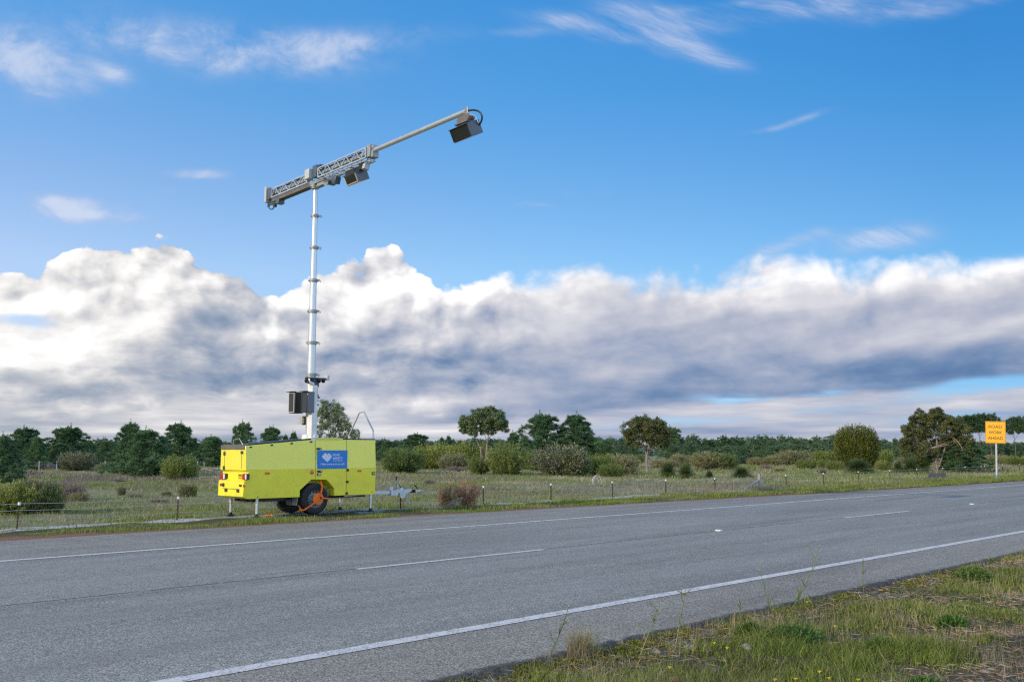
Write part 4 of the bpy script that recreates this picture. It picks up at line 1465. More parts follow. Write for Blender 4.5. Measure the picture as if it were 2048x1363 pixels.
# ------------------------------------------------------------------ orange wheel clamp
clamp = empty('wheel_clamp', (xw, YN, 0), 0, 'orange wheel clamp with round plate locked on the near trailer wheel', 'wheel clamp')
Yc_ = YN - 0.015
O = lambda x, y, Y=Yc_: at(x, y, Y)
b = MB()
c = O(636.3, 997)
b.lathe([(0.0, -0.010), (0.118, -0.010), (0.124, -0.004), (0.124, 0.006), (0.118, 0.010), (0.0, 0.010)], (c.x, Yc_ - 0.005, c.z), (0, 1, 0), 44)
b.build('clamp_plate', M['orange'], clamp)
hub = O(640.5, 994.5, Yc_ - 0.03)
b = MB()
b.bar((hub.x, Yc_ - 0.03, hub.z), O(644.3, 972, Yc_ - 0.03), 0.038, 0.026)
b.bar(O(644.3, 972, Yc_ - 0.03), O(642.5, 967, Yc_ - 0.01), 0.038, 0.026)
b.bar(O(642.5, 967, Yc_ - 0.01), O(641.2, 960, Yc_ + 0.1), 0.038, 0.03)
b.build('clamp_arm', M['orange'], clamp, bevel=0.004)
b = MB()
b.bar((hub.x, Yc_ - 0.032, hub.z), O(661.5, 997.3, Yc_ - 0.032), 0.032, 0.026)
b.build('clamp_arm', M['orange'], clamp, bevel=0.004)
b = MB()
b.bar((hub.x, Yc_ - 0.034, hub.z), O(626.5, 1006.5, Yc_ - 0.034), 0.04, 0.026)
b.bar(O(627.5, 1005.8, Yc_ - 0.034), O(608, 1019.3, Yc_ - 0.034), 0.034, 0.026)
b.bar(O(608.5, 1019.5, Yc_ - 0.034), O(600.5, 1018.5, Yc_ + 0.02), 0.034, 0.03)
b.bar(O(603.5, 1022, Yc_), O(596.5, 1008.5, Yc_ + 0.22), 0.03, 0.02)
b.build('clamp_hook', M['orange'], clamp, bevel=0.004)
b = MB().ball((hub.x, Yc_ - 0.05, hub.z), 0.022, n=12)
b.build('clamp_lock', M['black'], clamp)

# ------------------------------------------------------------------ wire fence along the far verge
def fence_y(x):
    return 17.78 + (0.095 * (x - 28) if x > 28 else 0.0)


def fence_x(px):
    lo, hi = 0.5, 90.0
    for _ in range(50):
        mid_ = (lo + hi) / 2
        v = Vector((mid_, fence_y(mid_), 0))
        f_ = (v.x + v.y) * .70710678; r_ = (v.x - v.y) * .70710678
        if math.atan2(r_, f_) < azel(px, 950)[0]:
            lo = mid_
        else:
            hi = mid_
    return lo


fence = empty('wire_fence', (fence_x(967), 17.78, 0), 0, 'low wire fence on rusty pickets with white caps along the far verge', 'fence')
rr = random.Random(8)
post_px = [40, 358, 802, 967, 1102, 1225, 1331, 1430, 1572, 1647, 1717, 1780, 1834, 1886, 1931, 1970, 2006, 2040]
posts = []
for px_ in post_px:
    x = fence_x(px_); posts.append(x)
posts = sorted(posts + [posts[1] + 2.75, 3.0, 0.2, -2.6, 59.6, 62.5])
PH = 0.415
for x in posts:
    y = fence_y(x)
    z0 = float(ground_z(x, y)) - 0.05
    lx, ly = rr.uniform(-.012, .012), rr.uniform(-.012, .012)
    b = MB()
    p0, p1 = Vector((x, y, z0)), Vector((x + lx, y + ly, PH))
    b.bar(p0, p1, 0.034, 0.008)
    b.bar(p0 + Vector((0, .010, 0)), p1 + Vector((0, .010, 0)), 0.008, 0.022)
    o = b.build('post', M['rust'], fence)
    b = MB()
    b.cyl(p1 - Vector((0, 0, .035)), p1 + Vector((0, 0, .012)), 0.026, 0.022, n=12)
    b.build('post_cap', M['white'], o)
b = MB()
for hz, rad_ in ((PH - 0.012, 0.0042), (0.29, 0.0042), (0.13, 0.003)):
    for a_, c_ in zip(posts[:-1], posts[1:]):
        if rad_ < .004 and a_ > 30: continue
        pts = []
        for k in range(7):
            t_ = k / 6
            x = a_ + (c_ - a_) * t_
            pts.append((x, fence_y(x) - 0.012, hz - 0.02 * math.sin(math.pi * t_)))
        b.tube(pts, rad_ * 1.0, 5)
b.build('wires', M['wire'], fence)
# old timber strainer with its stay
x = fence_x(1514)
st_ = empty('strainer_post', (x, 17.9, 0), 0, 'weathered grey strainer post with a diagonal stay in the wire fence', 'post')
M['timber'] = paint('weathered_timber', (.30, .31, .32), 0.9, var=0.3, scale=25, bump=0.5)
MB().cyl((x, 17.9, -0.1), (x + 0.01, 17.9, 0.52), 0.055, 0.05, n=14).build('post', M['timber'], st_)
b = MB().cyl((x - 0.95, 17.9, -0.02), (x - 0.02, 17.9, 0.30), 0.035, n=10)
b.build('stay', M['timber'], st_)

# second fence deep in the field on the left
far_f = empty('paddock_fence', (20.5, 62, 0), 0, 'thin mesh fence on grey posts deep in the field in front of the pines', 'fence')
for px_ in (78, 113, 210, 395, 408):
    q_ = ground_at(px_, 939)
    b = MB().cyl((q_.x, q_.y, -0.1), (q_.x, q_.y, 0.62 if px_ != 408 else .5), 0.04, n=8)
    o = b.build('post', M['timber'], far_f)
q0, q1 = ground_at(40, 939), ground_at(408, 939)
b = MB()
for z_ in (0.3, 0.55):
    b.tube([q0 + Vector((0, 0, z_)), q1 + Vector((0, 0, z_))], 0.004, 4)
b.build('wires', M['wire'], far_f)

# ------------------------------------------------------------------ road work sign
sx, sy = 49.9, 16.72
sgn2 = empty('road_work_sign', (sx, sy, 0), 0, 'yellow road work ahead sign on a white post beside the far shoulder', 'sign')
Ms = Matrix.Translation((sx, sy, 0)) @ Matrix.Rotation(R(2.2), 4, 'X')      # leans a little to the far side
M['sign_yellow'] = paint('sign_yellow', (.88, .41, .004), 0.4, var=0.03)
M['ink'] = paint('sign_ink', (.05, .035, .01), 0.5)
b = MB(Ms)
b.cyl((0, 0, -0.3), (0, 0, 1.80), 0.044, n=20)
ps = b.build('sign_post', M['grey_box'], sgn2)
MB(Ms).cyl((0, 0, 0.02), (0, 0, 0.16), 0.049, n=20).build('blue_band', paint('band_blue', (.10, .38, .60), 0.5), ps)
b = MB(Ms)
b.box((-0.075, 0, 2.195), (0.02, 0.93, 1.06))
board = b.build('sign_board', M['sign_yellow'], sgn2, bevel=0.004)
b = MB(Ms)
for z_ in (1.9, 2.5):
    b.box((-0.05, 0, z_), (0.03, 0.80, 0.05))
b.build('board_brace', M['galv'], sgn2)
b = MB(Ms)
for yy, zz, w_, h_ in ((0, 0.505, 0.90, 0.014), (0, -0.505, 0.90, 0.014), (0.44, 0, 0.014, 0.99), (-0.44, 0, 0.014, 0.99)):
    b.box((-0.0865, yy, 2.195 + zz), (0.003, w_, h_))
b.build('border', M['ink'], board)
ROTW = (Matrix.Rotation(R(2.2), 3, 'X') @ Matrix.Rotation(R(-90), 3, 'Z') @ Matrix.Rotation(R(90), 3, 'X'))
for k, (w_, s_, yo) in enumerate((('ROAD', 0.62, 0.0), ('WORK', 0.62, 0.0), ('AHEAD', 0.70, 0.0))):
    p = Ms @ Vector((-0.0895, s_ / 2 + yo, 2.40 - k * 0.275))
    text(w_, 0.195, p, ROTW, M['ink'], board, bold=0.002, width=s_)

# ------------------------------------------------------------------ raised white markers on the road
M['marker'] = paint('ceramic_white', (.72, .72, .70), 0.3, coat=0.5)
for i, (x, lab) in enumerate(((13.72, 'raised white pavement marker on the centre joint before the last dash'), (24.85, 'raised white pavement marker on the centre joint towards the right edge'))):
    b = MB()
    b.prism([(-0.06, 0.001), (0.06, 0.001), (0.035, 0.022), (-0.035, 0.022)], 1, -0.05, 0.05)
    b.v = [(v[0] + x, v[1] + 8.93, v[2] + 0.0) for v in b.v]
    o = b.build('pavement_marker', M['marker'], None, bevel=0.003)
    o.data.transform(Matrix.Translation((-x, -8.93, 0))); o.location = (x, 8.93, 0)
    tag(o, lab, 'road marker', 'raised markers on the centre line')

# ------------------------------------------------------------------ odd things lying in the verge and field
def rock(name, loc, r, mat, label, cat, group=None, sc=(1, 1, .6), seed=0):
    rr_ = np.random.RandomState(seed)
    b = MB().ball((0, 0, 0), r, n=14, sc=sc)
    v = np.array(b.v)
    nn = 0.55 + 0.9 * fbm(v[:, 0] / r * 1.0 + seed, v[:, 1] / r + v[:, 2] / r * 2, 1.3, 70 + seed, 3)
    b.v = [tuple(p) for p in v * nn[:, None]]
    o = b.build(name, mat, None)
    o.location = loc
    return tag(o, label, cat, group)


M['stone'] = paint('pale_stone', (.27, .26, .24), 0.9, var=0.25, scale=30, bump=0.6)
M['stone_red'] = paint('laterite_stone', (.30, .15, .09), 0.95, var=0.3, scale=30, bump=0.6)


def gp(px_, py_):
    p = ground_at(px_, py_)
    return Vector((p.x, p.y, float(ground_z(p.x, p.y)) + 0.01))


rock('verge_stone', gp(1494, 1296), 0.036, M['stone'], 'white flat stone lying in the green grass of the near verge', 'stone', seed=1)
rock('verge_stone', gp(1310, 1294), 0.035, M['stone'], 'pale pebble on the moss beside the near asphalt edge', 'stone', seed=2)
rock('verge_stone', gp(1378, 1285), 0.04, M['stone'], 'rounded light stone on mossy ground right of the straw tussock', 'stone', seed=3)
rock('verge_stone', gp(1392, 1292), 0.035, M['stone_red'], 'small rust red stone in the grass beside the tussock', 'stone', seed=5)
rock('verge_stone', gp(1352, 1352), 0.05, M['stone_red'], 'orange brown gravel lump near the bottom of the verge', 'stone', seed=6)
rock('verge_stone', gp(57, 1078), 0.06, M['stone'], 'pale stone on the red gravel shoulder at the far left', 'stone', seed=7, sc=(1.3, 1, .5))
# dropped orange strap and foot plates under the trailer
c = gp(538, 1034)
b = MB()
b.tube([(0.075 * math.cos(t_), 0.045 * math.sin(t_), 0.025 + 0.02 * math.sin(t_ * 2)) for t_ in np.linspace(0, 2 * math.pi, 15)], 0.014, 8)
o = b.build('strap_coil', M['orange'], None); o.location = c
tag(o, 'small orange strap coiled on the grass by the rear stabiliser leg', 'strap')
M['plank'] = paint('blue_grey_plank', (.16, .20, .24), 0.8, var=0.3, scale=20)
c = at(741.5, 1024, YN + 0.02); 
b = MB().box((0, 0, 0.0), (0.72, 0.22, 0.03))
o = b.build('packing_board', M['plank'], None, bevel=0.003); o.location = (c.x, YN + 0.08, -0.012)
tag(o, 'blue grey packing board under the front stabiliser leg', 'board')
c = at(517, 1034, YN + 0.02)
b = MB().box((0, 0, 0.0), (0.45, 0.20, 0.03))
o = b.build('packing_board', M['plank'], None, bevel=0.003); o.location = (c.x + 0.1, YN + 0.06, -0.014)
tag(o, 'short dark packing board under the near rear stabiliser leg', 'board')
# dark board leaning by the fence
c = ground_at(1918, 956)
b = MB()
b.box((0, 0, 0.13), (1.2, 0.04, 0.26))
for k in range(5):
    b.box((-0.5 + k * 0.25, -0.025, 0.13), (0.03, 0.02, 0.28))
o = b.build('timber_panel', paint('dark_board', (.10, .10, .105), 0.8, var=0.4, scale=9), None); o.location = (c.x, c.y + 1.0, -0.02)
o.rotation_euler = (R(-10), 0, R(-20))
tag(o, 'dark slatted timber panel lying behind the fence left of the road work sign', 'panel')
# loop of white pipe
c = ground_at(1197, 972); c.y += 0.6; c.x += 0.6
b = MB()
for k, (rx_, hz_, o_) in enumerate(((0.17, 0.30, 0.0), (0.14, 0.34, 0.04), (0.11, 0.28, -0.03))):
    b.tube([(o_ + rx_ * math.cos(t_) * (1 + 0.1 * math.sin(3 * t_)), 0.12 * k - 0.1, hz_ * math.sin(t_)) for t_ in np.linspace(-0.1, math.pi + 0.15, 16)], 0.0045, 6)
o = b.build('pipe_hoop', M['white'], None); o.location = (c.x, c.y, 0.08); o.rotation_euler = (0, 0, R(-45))
tag(o, 'old white plastic pipe bent into a hoop in the dry grass behind the fence', 'pipe')

# ------------------------------------------------------------------ foliage builders
def tri_leaves(c, d, ln, wd, rg, quad=False):
    """c, d: (N,3); ln, wd: (N,)"""
    d = unit(d)
    sd_ = unit(np.cross(d, unit(rg.randn(*c.shape))))
    ln = np.broadcast_to(np.asarray(ln), (len(c),))[:, None]
    wd = np.broadcast_to(np.asarray(wd), (len(c),))[:, None]
    if quad:
        return np.stack([c, c + d * ln * .45 + sd_ * wd / 2, c + d * ln, c + d * ln * .45 - sd_ * wd / 2], 1)
    return np.stack([c - sd_ * wd / 2, c + sd_ * wd / 2, c + d * ln], 1)


def rand_dir(rg, n, zmin=-1.0):
    z = rg.uniform(zmin, 1, n)
    t = rg.uniform(0, 2 * np.pi, n)
    r = np.sqrt(1 - z * z)
    return np.stack([r * np.cos(t), r * np.sin(t), z], -1)


PINE = leafmat('pine_needles', [(.034, .080, .036), (.085, .170, .080), (.150, .270, .125), (.26, .39, .20)], trans=0.32, objvar=0.14)
PINE_FAR = leafmat('distant_pine_needles', [(.040, .082, .044), (.090, .165, .088), (.150, .255, .135), (.22, .34, .19)], trans=0.32, objvar=0.14)
BARK = paint('grey_brown_bark', (.16, .125, .10), 0.9, var=0.3, scale=12, bump=0.6, bscale=25)
GUMBARK = paint('smooth_pinkish_bark', (.27, .215, .17), 0.8, var=0.3, scale=7, bump=0.4, bscale=18)
GUML = leafmat('gum_leaves', [(0.044, 0.085, 0.034), (0.101, 0.169, 0.070), (0.172, 0.252, 0.105), (0.303, 0.359, 0.165)], trans=0.2, objvar=0.05, spec=0.5)
GUMB = leafmat('brownish_gum_leaves', [(.040, .055, .016), (.095, .120, .036), (.17, .185, .065), (.27, .25, .10)], trans=0.25, objvar=0.05, spec=0.5)
SHR_Y = leafmat('yellow_green_leaves', [(0.080, 0.113, 0.025), (0.169, 0.218, 0.049), (0.298, 0.343, 0.088), (0.437, 0.458, 0.147)], trans=0.3, objvar=0.14)
SHR_G = leafmat('green_shrub_leaves', [(0.066, 0.101, 0.030), (0.136, 0.194, 0.054), (0.198, 0.257, 0.077), (0.317, 0.355, 0.119)], trans=0.25, objvar=0.14)
SHR_GREY = leafmat('grey_green_leaves', [(.065, .075, .038), (.12, .135, .066), (.19, .20, .11), (.40, .40, .30)], trans=0.2, objvar=0.1)
SHR_B = leafmat('dull_brown_olive_leaves', [(0.100, 0.103, 0.052), (0.190, 0.194, 0.097), (0.290, 0.293, 0.146), (0.425, 0.402, 0.223)], trans=0.2, objvar=0.15)
DEADP = leafmat('mauve_dead_twigs', [(0.109, 0.081, 0.077), (0.200, 0.155, 0.146), (0.291, 0.237, 0.218), (0.382, 0.318, 0.291)], trans=0.1, objvar=0.12)
RUSSET = leafmat('russet_dead_leaves', [(.20, .10, .045), (.36, .20, .10), (.50, .31, .18), (.60, .43, .29)], trans=0.25, objvar=0.1)
ROUNDL = leafmat('bright_olive_leaves', [(.030, .050, .008), (.070, .098, .016), (.13, .16, .028), (.21, .23, .05)], trans=0.22, objvar=0.03)
FROND = leafmat('grasstree_blades', [(.035, .070, .028), (.075, .125, .045), (.13, .19, .065), (.22, .27, .11)], trans=0.25, objvar=0.15)
SKIRT = leafmat('dry_skirt_blades', [(0.100, 0.065, 0.035), (0.170, 0.120, 0.070), (0.260, 0.190, 0.120)], trans=0.2, objvar=0.1)


def add_tube_np(b, pts, r0, r1, n=6):
    k = len(pts)
    b.tube(pts, [r0 + (r1 - r0) * i / (k - 1) for i in range(k)], n)


def bent(p0, p1, rg, k=5, amp=0.08):
    p0, p1 = np.array(p0, float), np.array(p1, float)
    L = np.linalg.norm(p1 - p0)
    off = rg.randn(3) * amp * L
    out = []
    for i in range(k + 1):
        t_ = i / k
        out.append(tuple(p0 + (p1 - p0) * t_ + off * math.sin(math.pi * t_)))
    return out


def pine_meshes(seed, rmax=.30, conic=.75, low=.04, puffs=125, tips=38, needles=5, mat=PINE, open_=0.0, pr=.050, leaflen=.056, sharp=1.6):
    rg = np.random.RandomState(seed)
    T = []
    stubs = []
    for k in range(puffs):
        t_ = low + (.93 - low) * ((k + rg.rand()) / puffs) ** 0.9
        prof = rmax * max(0.0, 1 - t_ ** sharp) ** conic * (0.80 + 0.20 * min(1, (t_ - low) * 9 + .15)) + .015
        ph = k * 2.39996 + rg.uniform(-.4, .4)
        lobes = 1 + 0.22 * math.sin(3 * ph + seed + t_ * 4) + 0.20 * math.sin(5 * ph + t_ * 13 + seed * 2)
        rr_ = prof * lobes * (0.34 + 0.80 * rg.rand() ** .7)
        c = np.array([rr_ * math.cos(ph), rr_ * math.sin(ph), t_ * .95])
        p_r = pr * (1.42 - .98 * t_) * rg.uniform(.55, 1.55)
        if rg.rand() < open_:
            continue
        dirs = rand_dir(rg, tips, -.5)
        outw = unit(np.array([[math.cos(ph), math.sin(ph), .55]]))
        dirs = unit(dirs + outw * .55)
        cen = c + dirs * p_r * rg.uniform(.35, 1.0, (tips, 1)) * np.array([1.15, 1.15, .85])
        cc = np.repeat(cen, needles, 0)
        dd = np.repeat(dirs * .6 + np.array([0, 0, .55]), needles, 0) + rg.randn(tips * needles, 3) * .42
        T.append(tri_leaves(cc, dd, rg.uniform(.6, 1.2, len(cc)) * leaflen, leaflen * .17, rg))
        if rg.rand() < .45:                       # upright leading shoots that break the outline
            ns_ = 14
            hgt = rg.uniform(.04, .10) * (1.1 - .4 * t_)
            q_ = rg.rand(ns_, 1)
            ax_ = unit(np.array([[math.cos(ph) * .5, math.sin(ph) * .5, 1.0]]))
            T.append(tri_leaves(c + ax_ * (p_r * .6 + hgt * q_), ax_ + rg.randn(ns_, 3) * .45, leaflen * (1.0 - .4 * q_[:, 0]), leaflen * .15, rg))
        if k % 4 == 0:
            stubs.append((c, t_))
    core = 260
    tt = rg.uniform(low, .9, core); ph = rg.uniform(0, 6.28, core)
    rr_ = rmax * (1 - tt ** sharp) ** conic * .42 * np.sqrt(rg.rand(core))
    cc = np.stack([rr_ * np.cos(ph), rr_ * np.sin(ph), tt * .93], -1)
    T.append(tri_leaves(cc, rand_dir(rg, core, -.2), .085, .055, rg))
    for q_ in range(7):                             # leaders at the top
        bx, by = rg.randn(2) * .030
        h0, h1 = .84 + rg.rand() * .04, (1.02 if q_ == 0 else rg.uniform(.90, .98))
        m_ = 22
        z_ = rg.uniform(h0, h1, m_)
        T.append(tri_leaves(np.stack([bx + rg.randn(m_) * .004, by + rg.randn(m_) * .004, z_], -1), rg.randn(m_, 3) * .5 + [0, 0, 1], .034, .010, rg))
    crown = mesh_np('pine_crown', np.concatenate(T), 3, mat)
    b = MB()
    b.tube([(0, 0, -.03), (.004, 0, .2), (-.003, .004, .5), (0, 0, .93)], [.020, .016, .011, .003], 8)
    for c, t_ in stubs:
        b.tube([(0, 0, max(.03, c[2] - .07)), tuple(c * [.6, .6, 1] + [0, 0, -.015]), tuple(c)], [.006, .004, .002], 5)
    tr_ = b.build('trunk', BARK)
    tm = tr_.data
    bpy.data.objects.remove(tr_)
    return crown, tm


def shrub_meshes(seed, stems=330, per=52, mat=SHR_G, wisp=1.0, flat=.62, up=.35, leaf=.070, lw=.028, lobes=.16, inner=.25, quad=True, base_in=.15, ztop=.8):
    """unit shrub: radius about 1, height about 2*flat"""
    rg = np.random.RandomState(seed)
    d = rand_dir(rg, stems, -.85)
    ph = np.arctan2(d[:, 1], d[:, 0])
    ln = 1 + lobes * np.sin(3 * ph + seed) + lobes * .7 * np.sin(7 * ph + 4 * d[:, 2] + seed) + rg.randn(stems) * .09 * wisp
    reach = d * ln[:, None] * np.array([1, 1, 2 * flat])
    reach[:, 2] = flat * (1 + d[:, 2] * (1 + (ln - 1) * ztop))
    reach[:, :2] *= np.where(d[:, 2:3] < 0, 1 - base_in * d[:, 2:3] ** 2, 1.0) / np.sqrt(np.maximum(.15, 1 - d[:, 2:3] ** 2 * .55)) * .95
    T = []
    s_ = inner + (1 - inner) * rg.rand(stems, per) ** .62
    pts = reach[:, None, :] * s_[:, :, None]
    pts = pts + rg.randn(stems, per, 3) * .045
    pts[:, :, 2] = np.abs(pts[:, :, 2])
    dd = unit(reach)[:, None, :] * 1.0 + np.array([0, 0, up]) + rg.randn(stems, per, 3) * .55
    T = tri_leaves(pts.reshape(-1, 3), dd.reshape(-1, 3), rg.uniform(.6, 1.35, stems * per) * leaf * (1 + .3 * wisp), lw, rg, quad)
    crown = mesh_np('shrub_crown', T, 4 if quad else 3, mat)
    b = MB()
    for k in range(0, stems, 9):
        e_ = reach[k] * .8
        b.tube([(0, 0, -.04), tuple(e_ * [.35, .35, .45]), tuple(e_)], [.022, .012, .004], 5)
    o = b.build('stems', BARK)
    sm = o.data
    bpy.data.objects.remove(o)
    return crown, sm


def gum_meshes(seed, clumps, trunks, leafm, n_leaf=15000, leaf=.030, barkm=GUMBARK, shell=.55):
    """clumps: (x, z, r) or (x, y, z, r) in units of tree height; trunks: lists of joints (x, y, z, r)"""
    rg = np.random.RandomState(seed)
    cl = []
    for c in clumps:
        if len(c) == 3:
            cl.append((c[0], rg.uniform(-.6, .6) * .16, c[1], c[2]))
        else:
            cl.append(c)
    cl = [(c[0], c[1], c[2], c[3] * 1.38) for c in cl]
    tot = sum(c[3] ** 2 for c in cl)
    T = []
    for x, y, z, r_ in cl:
        n_ = int(n_leaf * r_ ** 2 / tot)
        sub = max(5, int(r_ * 170))
        sc = rand_dir(rg, sub) * (rg.rand(sub, 1) ** .33) * r_ * np.array([.95, .95, .86]) + np.array([x, y, z])
        i = rg.randint(0, sub, n_)
        p = sc[i] + rand_dir(rg, n_) * rg.rand(n_, 1) ** .5 * r_ * .36 * np.array([1, 1, .75])
        T.append(tri_leaves(p, rg.randn(n_, 3) * .8 + [0, 0, -.35], rg.uniform(.6, 1.3, n_) * leaf, leaf * .38, rg, True))
    crown = mesh_np('gum_crown', np.concatenate(T), 4, leafm)
    b = MB()
    tips_ = []
    for tk in trunks:
        b.tube([q_[:3] for q_ in tk], [q_[3] * .5 for q_ in tk], 10)
        tips_ += [tk[-1], tk[-2]]
    for x, y, z, r_ in cl:
        tp_ = min(tips_, key=lambda q_: (q_[0] - x) ** 2 + (q_[1] - y) ** 2 + (q_[2] - z) ** 2 + (0 if q_[2] < z else .4))
        add_tube_np(b, bent(tp_[:3], (x, y, z), rg, 4, .10), min(.010, tp_[3] * .7), .003, 6)
        for _ in range(4):
            e_ = np.array([x, y, z]) + rand_dir(rg, 1, -.2)[0] * r_ * .85 * np.array([1, 1, .7])
            mid_ = np.array(tp_[:3]) * .3 + np.array([x, y, z]) * .7
            add_tube_np(b, bent(mid_, e_, rg, 3, .12), .0045, .0015, 5)
    o = b.build('limbs', barkm)
    tm = o.data
    bpy.data.objects.remove(o)
    return crown, tm


def grasstree_meshes(seed, n_=1900, droop=.55):
    rg = np.random.RandomState(seed)
    def blades(n_, zmin, zmax, L, dr):
        z = rg.uniform(zmin, zmax, n_)
        t_ = rg.uniform(0, 2 * np.pi, n_)
        r_ = np.sqrt(np.maximum(0, 1 - z * z))
        d = np.stack([r_ * np.cos(t_), r_ * np.sin(t_), z], -1)
        ln = L * rg.uniform(.75, 1.1, n_)
        side = unit(np.cross(d, np.array([0, 0, 1.0]) + rg.randn(n_, 3) * .2))
        P = []
        for k in range(4):
            s_ = k / 3
            p = np.array([0, 0, .42]) + d * (ln * s_)[:, None]
            p[:, 2] -= dr * (s_ ** 2) * ln * .6 * (1 - .5 * z)
            p[:, 2] = np.maximum(p[:, 2], .01)
            w_ = .026 * (1 - .8 * s_)
            P.append(np.stack([p - side * w_ / 2, p + side * w_ / 2], 1))
        return np.stack(P, 1)
    fr = strips_np('fronds', blades(n_, -.15, 1.0, 1.0, droop), FROND)
    sk_ = strips_np('skirt', blades(n_ // 3, -.75, .05, .62, .7), SKIRT)
    o = MB().cyl((0, 0, -.05), (0, 0, .42), .14, .16, n=12).build('trunk', BARK)
    tm = o.data
    bpy.data.objects.remove(o)
    return fr, sk_, tm


def plant(name, meshes, loc, scale, rz, label, cat, group=None, parts=('crown', 'trunk')):
    e_ = empty(name, loc, rz, label, cat, group)
    e_.scale = scale
    for pn, me_ in zip(parts, meshes):
        if me_ is not None:
            link(pn, me_, e_)
    return e_


pines = [pine_meshes(1, .30, .95, sharp=1.0), pine_meshes(2, .30, .72, sharp=1.35), pine_meshes(3, .27, 1.0, sharp=1.0), pine_meshes(4, .28, .55, low=.10, sharp=2.0, open_=.12), pine_meshes(5, .30, .60, low=.08, sharp=1.6, open_=.10), pine_meshes(6, .26, 1.0, sharp=1.0)]
pines_far = [pine_meshes(11, .28, .6, puffs=60, tips=22, mat=PINE_FAR, leaflen=.052, pr=.075), pine_meshes(12, .33, .5, puffs=60, tips=22, mat=PINE_FAR, leaflen=.052, pr=.075),
             pine_meshes(13, .24, .8, puffs=55, tips=22, mat=PINE_FAR, leaflen=.052, pr=.07), pine_meshes(14, .38, .45, low=.2, puffs=60, tips=22, mat=PINE_FAR, leaflen=.052, pr=.08)]
shr_g = [shrub_meshes(21, mat=SHR_G), shrub_meshes(22, mat=SHR_G, flat=.7)]
shr_y = [shrub_meshes(23, mat=SHR_Y, up=.7, wisp=1.6), shrub_meshes(24, mat=SHR_Y, up=.7, wisp=1.5, lobes=.25)]
shr_grey = [shrub_meshes(25, mat=SHR_GREY, flat=.62, wisp=.9, stems=260), shrub_meshes(26, mat=SHR_B, flat=.5, wisp=1.2)]
shr_b = [shrub_meshes(26, mat=SHR_B, flat=.55, wisp=1.3), shrub_meshes(27, mat=SHR_B, flat=.6, up=.7, wisp=1.6)]
dead_p = [shrub_meshes(28, mat=DEADP, flat=.6, up=.6, wisp=1.6, stems=260, per=44, leaf=.08, lw=.014)]
russet = [shrub_meshes(29, mat=RUSSET, flat=.62, up=.4, wisp=2.6, stems=120, per=60, leaf=.060, lw=.022, inner=.15)]
gt = [grasstree_meshes(31), grasstree_meshes(32, 1300, .8), grasstree_meshes(33, 1500, .35)]


def spot(px_, base_px, top_px, half_px=None):
    """ground point, height and half width of something whose foot, top and half width were measured"""
    g_ = ground_at(px_, base_px)
    dep = (g_.x + g_.y) * .70710678
    top = at(px_, top_px, g_.y)
    h_ = top.z
    w_ = (half_px or 10) * dep / F_PX
    return g_, h_, w_


rv = random.Random(77)


def put(kind, proto, px_, base, top, half, label, cat, group=None, name=None, rz=None, unit_h=1.0, unit_r=.265, parts=('crown', 'trunk')):
    g_, h_, w_ = spot(px_, base, top, half)
    g_.z = float(ground_z(g_.x, g_.y)) - 0.02
    return plant(name or kind, proto, g_, (w_ / unit_r, w_ / unit_r, h_ / unit_h), rz if rz is not None else rv.uniform(0, 6.28), label, cat, group, parts)


# ---- pines that can be told apart, left to right: (proto, px, base, top, half, label)
PN = [
    (0, 3, 962, 858, 36, 'dark pine cut by the left edge of the photograph'),
    (4, 47, 936, 848, 31, 'rounded pine second from the left edge'),
    (2, 72, 938, 866, 22, 'narrow paler pine in front of the rounded left pine'),
    (4, 134, 934, 845, 36, 'broad domed pine behind the grey shrub at left'),
    (1, 118, 937, 880, 24, 'low pine at the foot of the broad domed pine'),
    (5, 176, 930, 876, 20, 'small pine right of the broad domed pine'),
    (2, 208, 930, 878, 20, 'small pine just left of the tall spiky pine'),
    (0, 258, 948, 835, 38, 'tall spiky topped pine with two leading shoots left of the trailer'),
    (1, 291, 951, 848, 42, 'large bushy pine touching the ground left of the trailer'),
    (3, 356, 930, 840, 31, 'dark pine with one sharp leader behind the yellow green bush'),
    (2, 386, 930, 872, 16, 'slim pine leaning against the dark pine with sharp leader'),
    (1, 424, 935, 868, 28, 'pine just left of the trailer tail'),
    (3, 483, 925, 838, 23, 'round headed pine rising behind the trailer tail'),
    (2, 478, 928, 866, 20, 'lower pine in front of the round headed pine behind the trailer'),
    (4, 541, 922, 849, 23, 'round pine rising above the sloping trailer roof'),
    (5, 570, 922, 866, 12, 'tiny pine right of the round pine above the trailer roof'),
    (2, 586, 922, 860, 16, 'pine just left of the mast foot'),
    (2, 775, 925, 878, 22, 'small pine at the right end of the trailer'),
    (4, 832, 922, 864, 30, 'flat topped pine group rising over the yellow green thicket'),
    (5, 883, 920, 872, 9, 'first of the two small pines left of the tall forked gum'),
    (2, 897, 920, 869, 12, 'second of the two small pines left of the tall forked gum'),
    (5, 921, 920, 878, 10, 'low pine tip below the forked gum crown'),
    (2, 1027, 922, 862, 22, 'pine between the forked gum and the two large round pines'),
    (3, 1084, 925, 822, 37, 'left one of the two large round pines near the middle'),
    (1, 1152, 925, 824, 37, 'right one of the two large round pines near the middle'),
    (2, 1182, 925, 868, 16, 'small pine at the right foot of the two large round pines'),
    (3, 1343, 922, 850, 22, 'pine standing behind the right side of the brownish gum'),
    (0, 1212, 922, 876, 20, 'pine left of the brownish gum, widest of that stretch'),
]
for i, (k, px_, ba, to, hf, lab) in enumerate(PN):
    put('pine_tree', pines[k], px_, ba, to, hf, lab, 'pine tree', 'pines beyond the field')

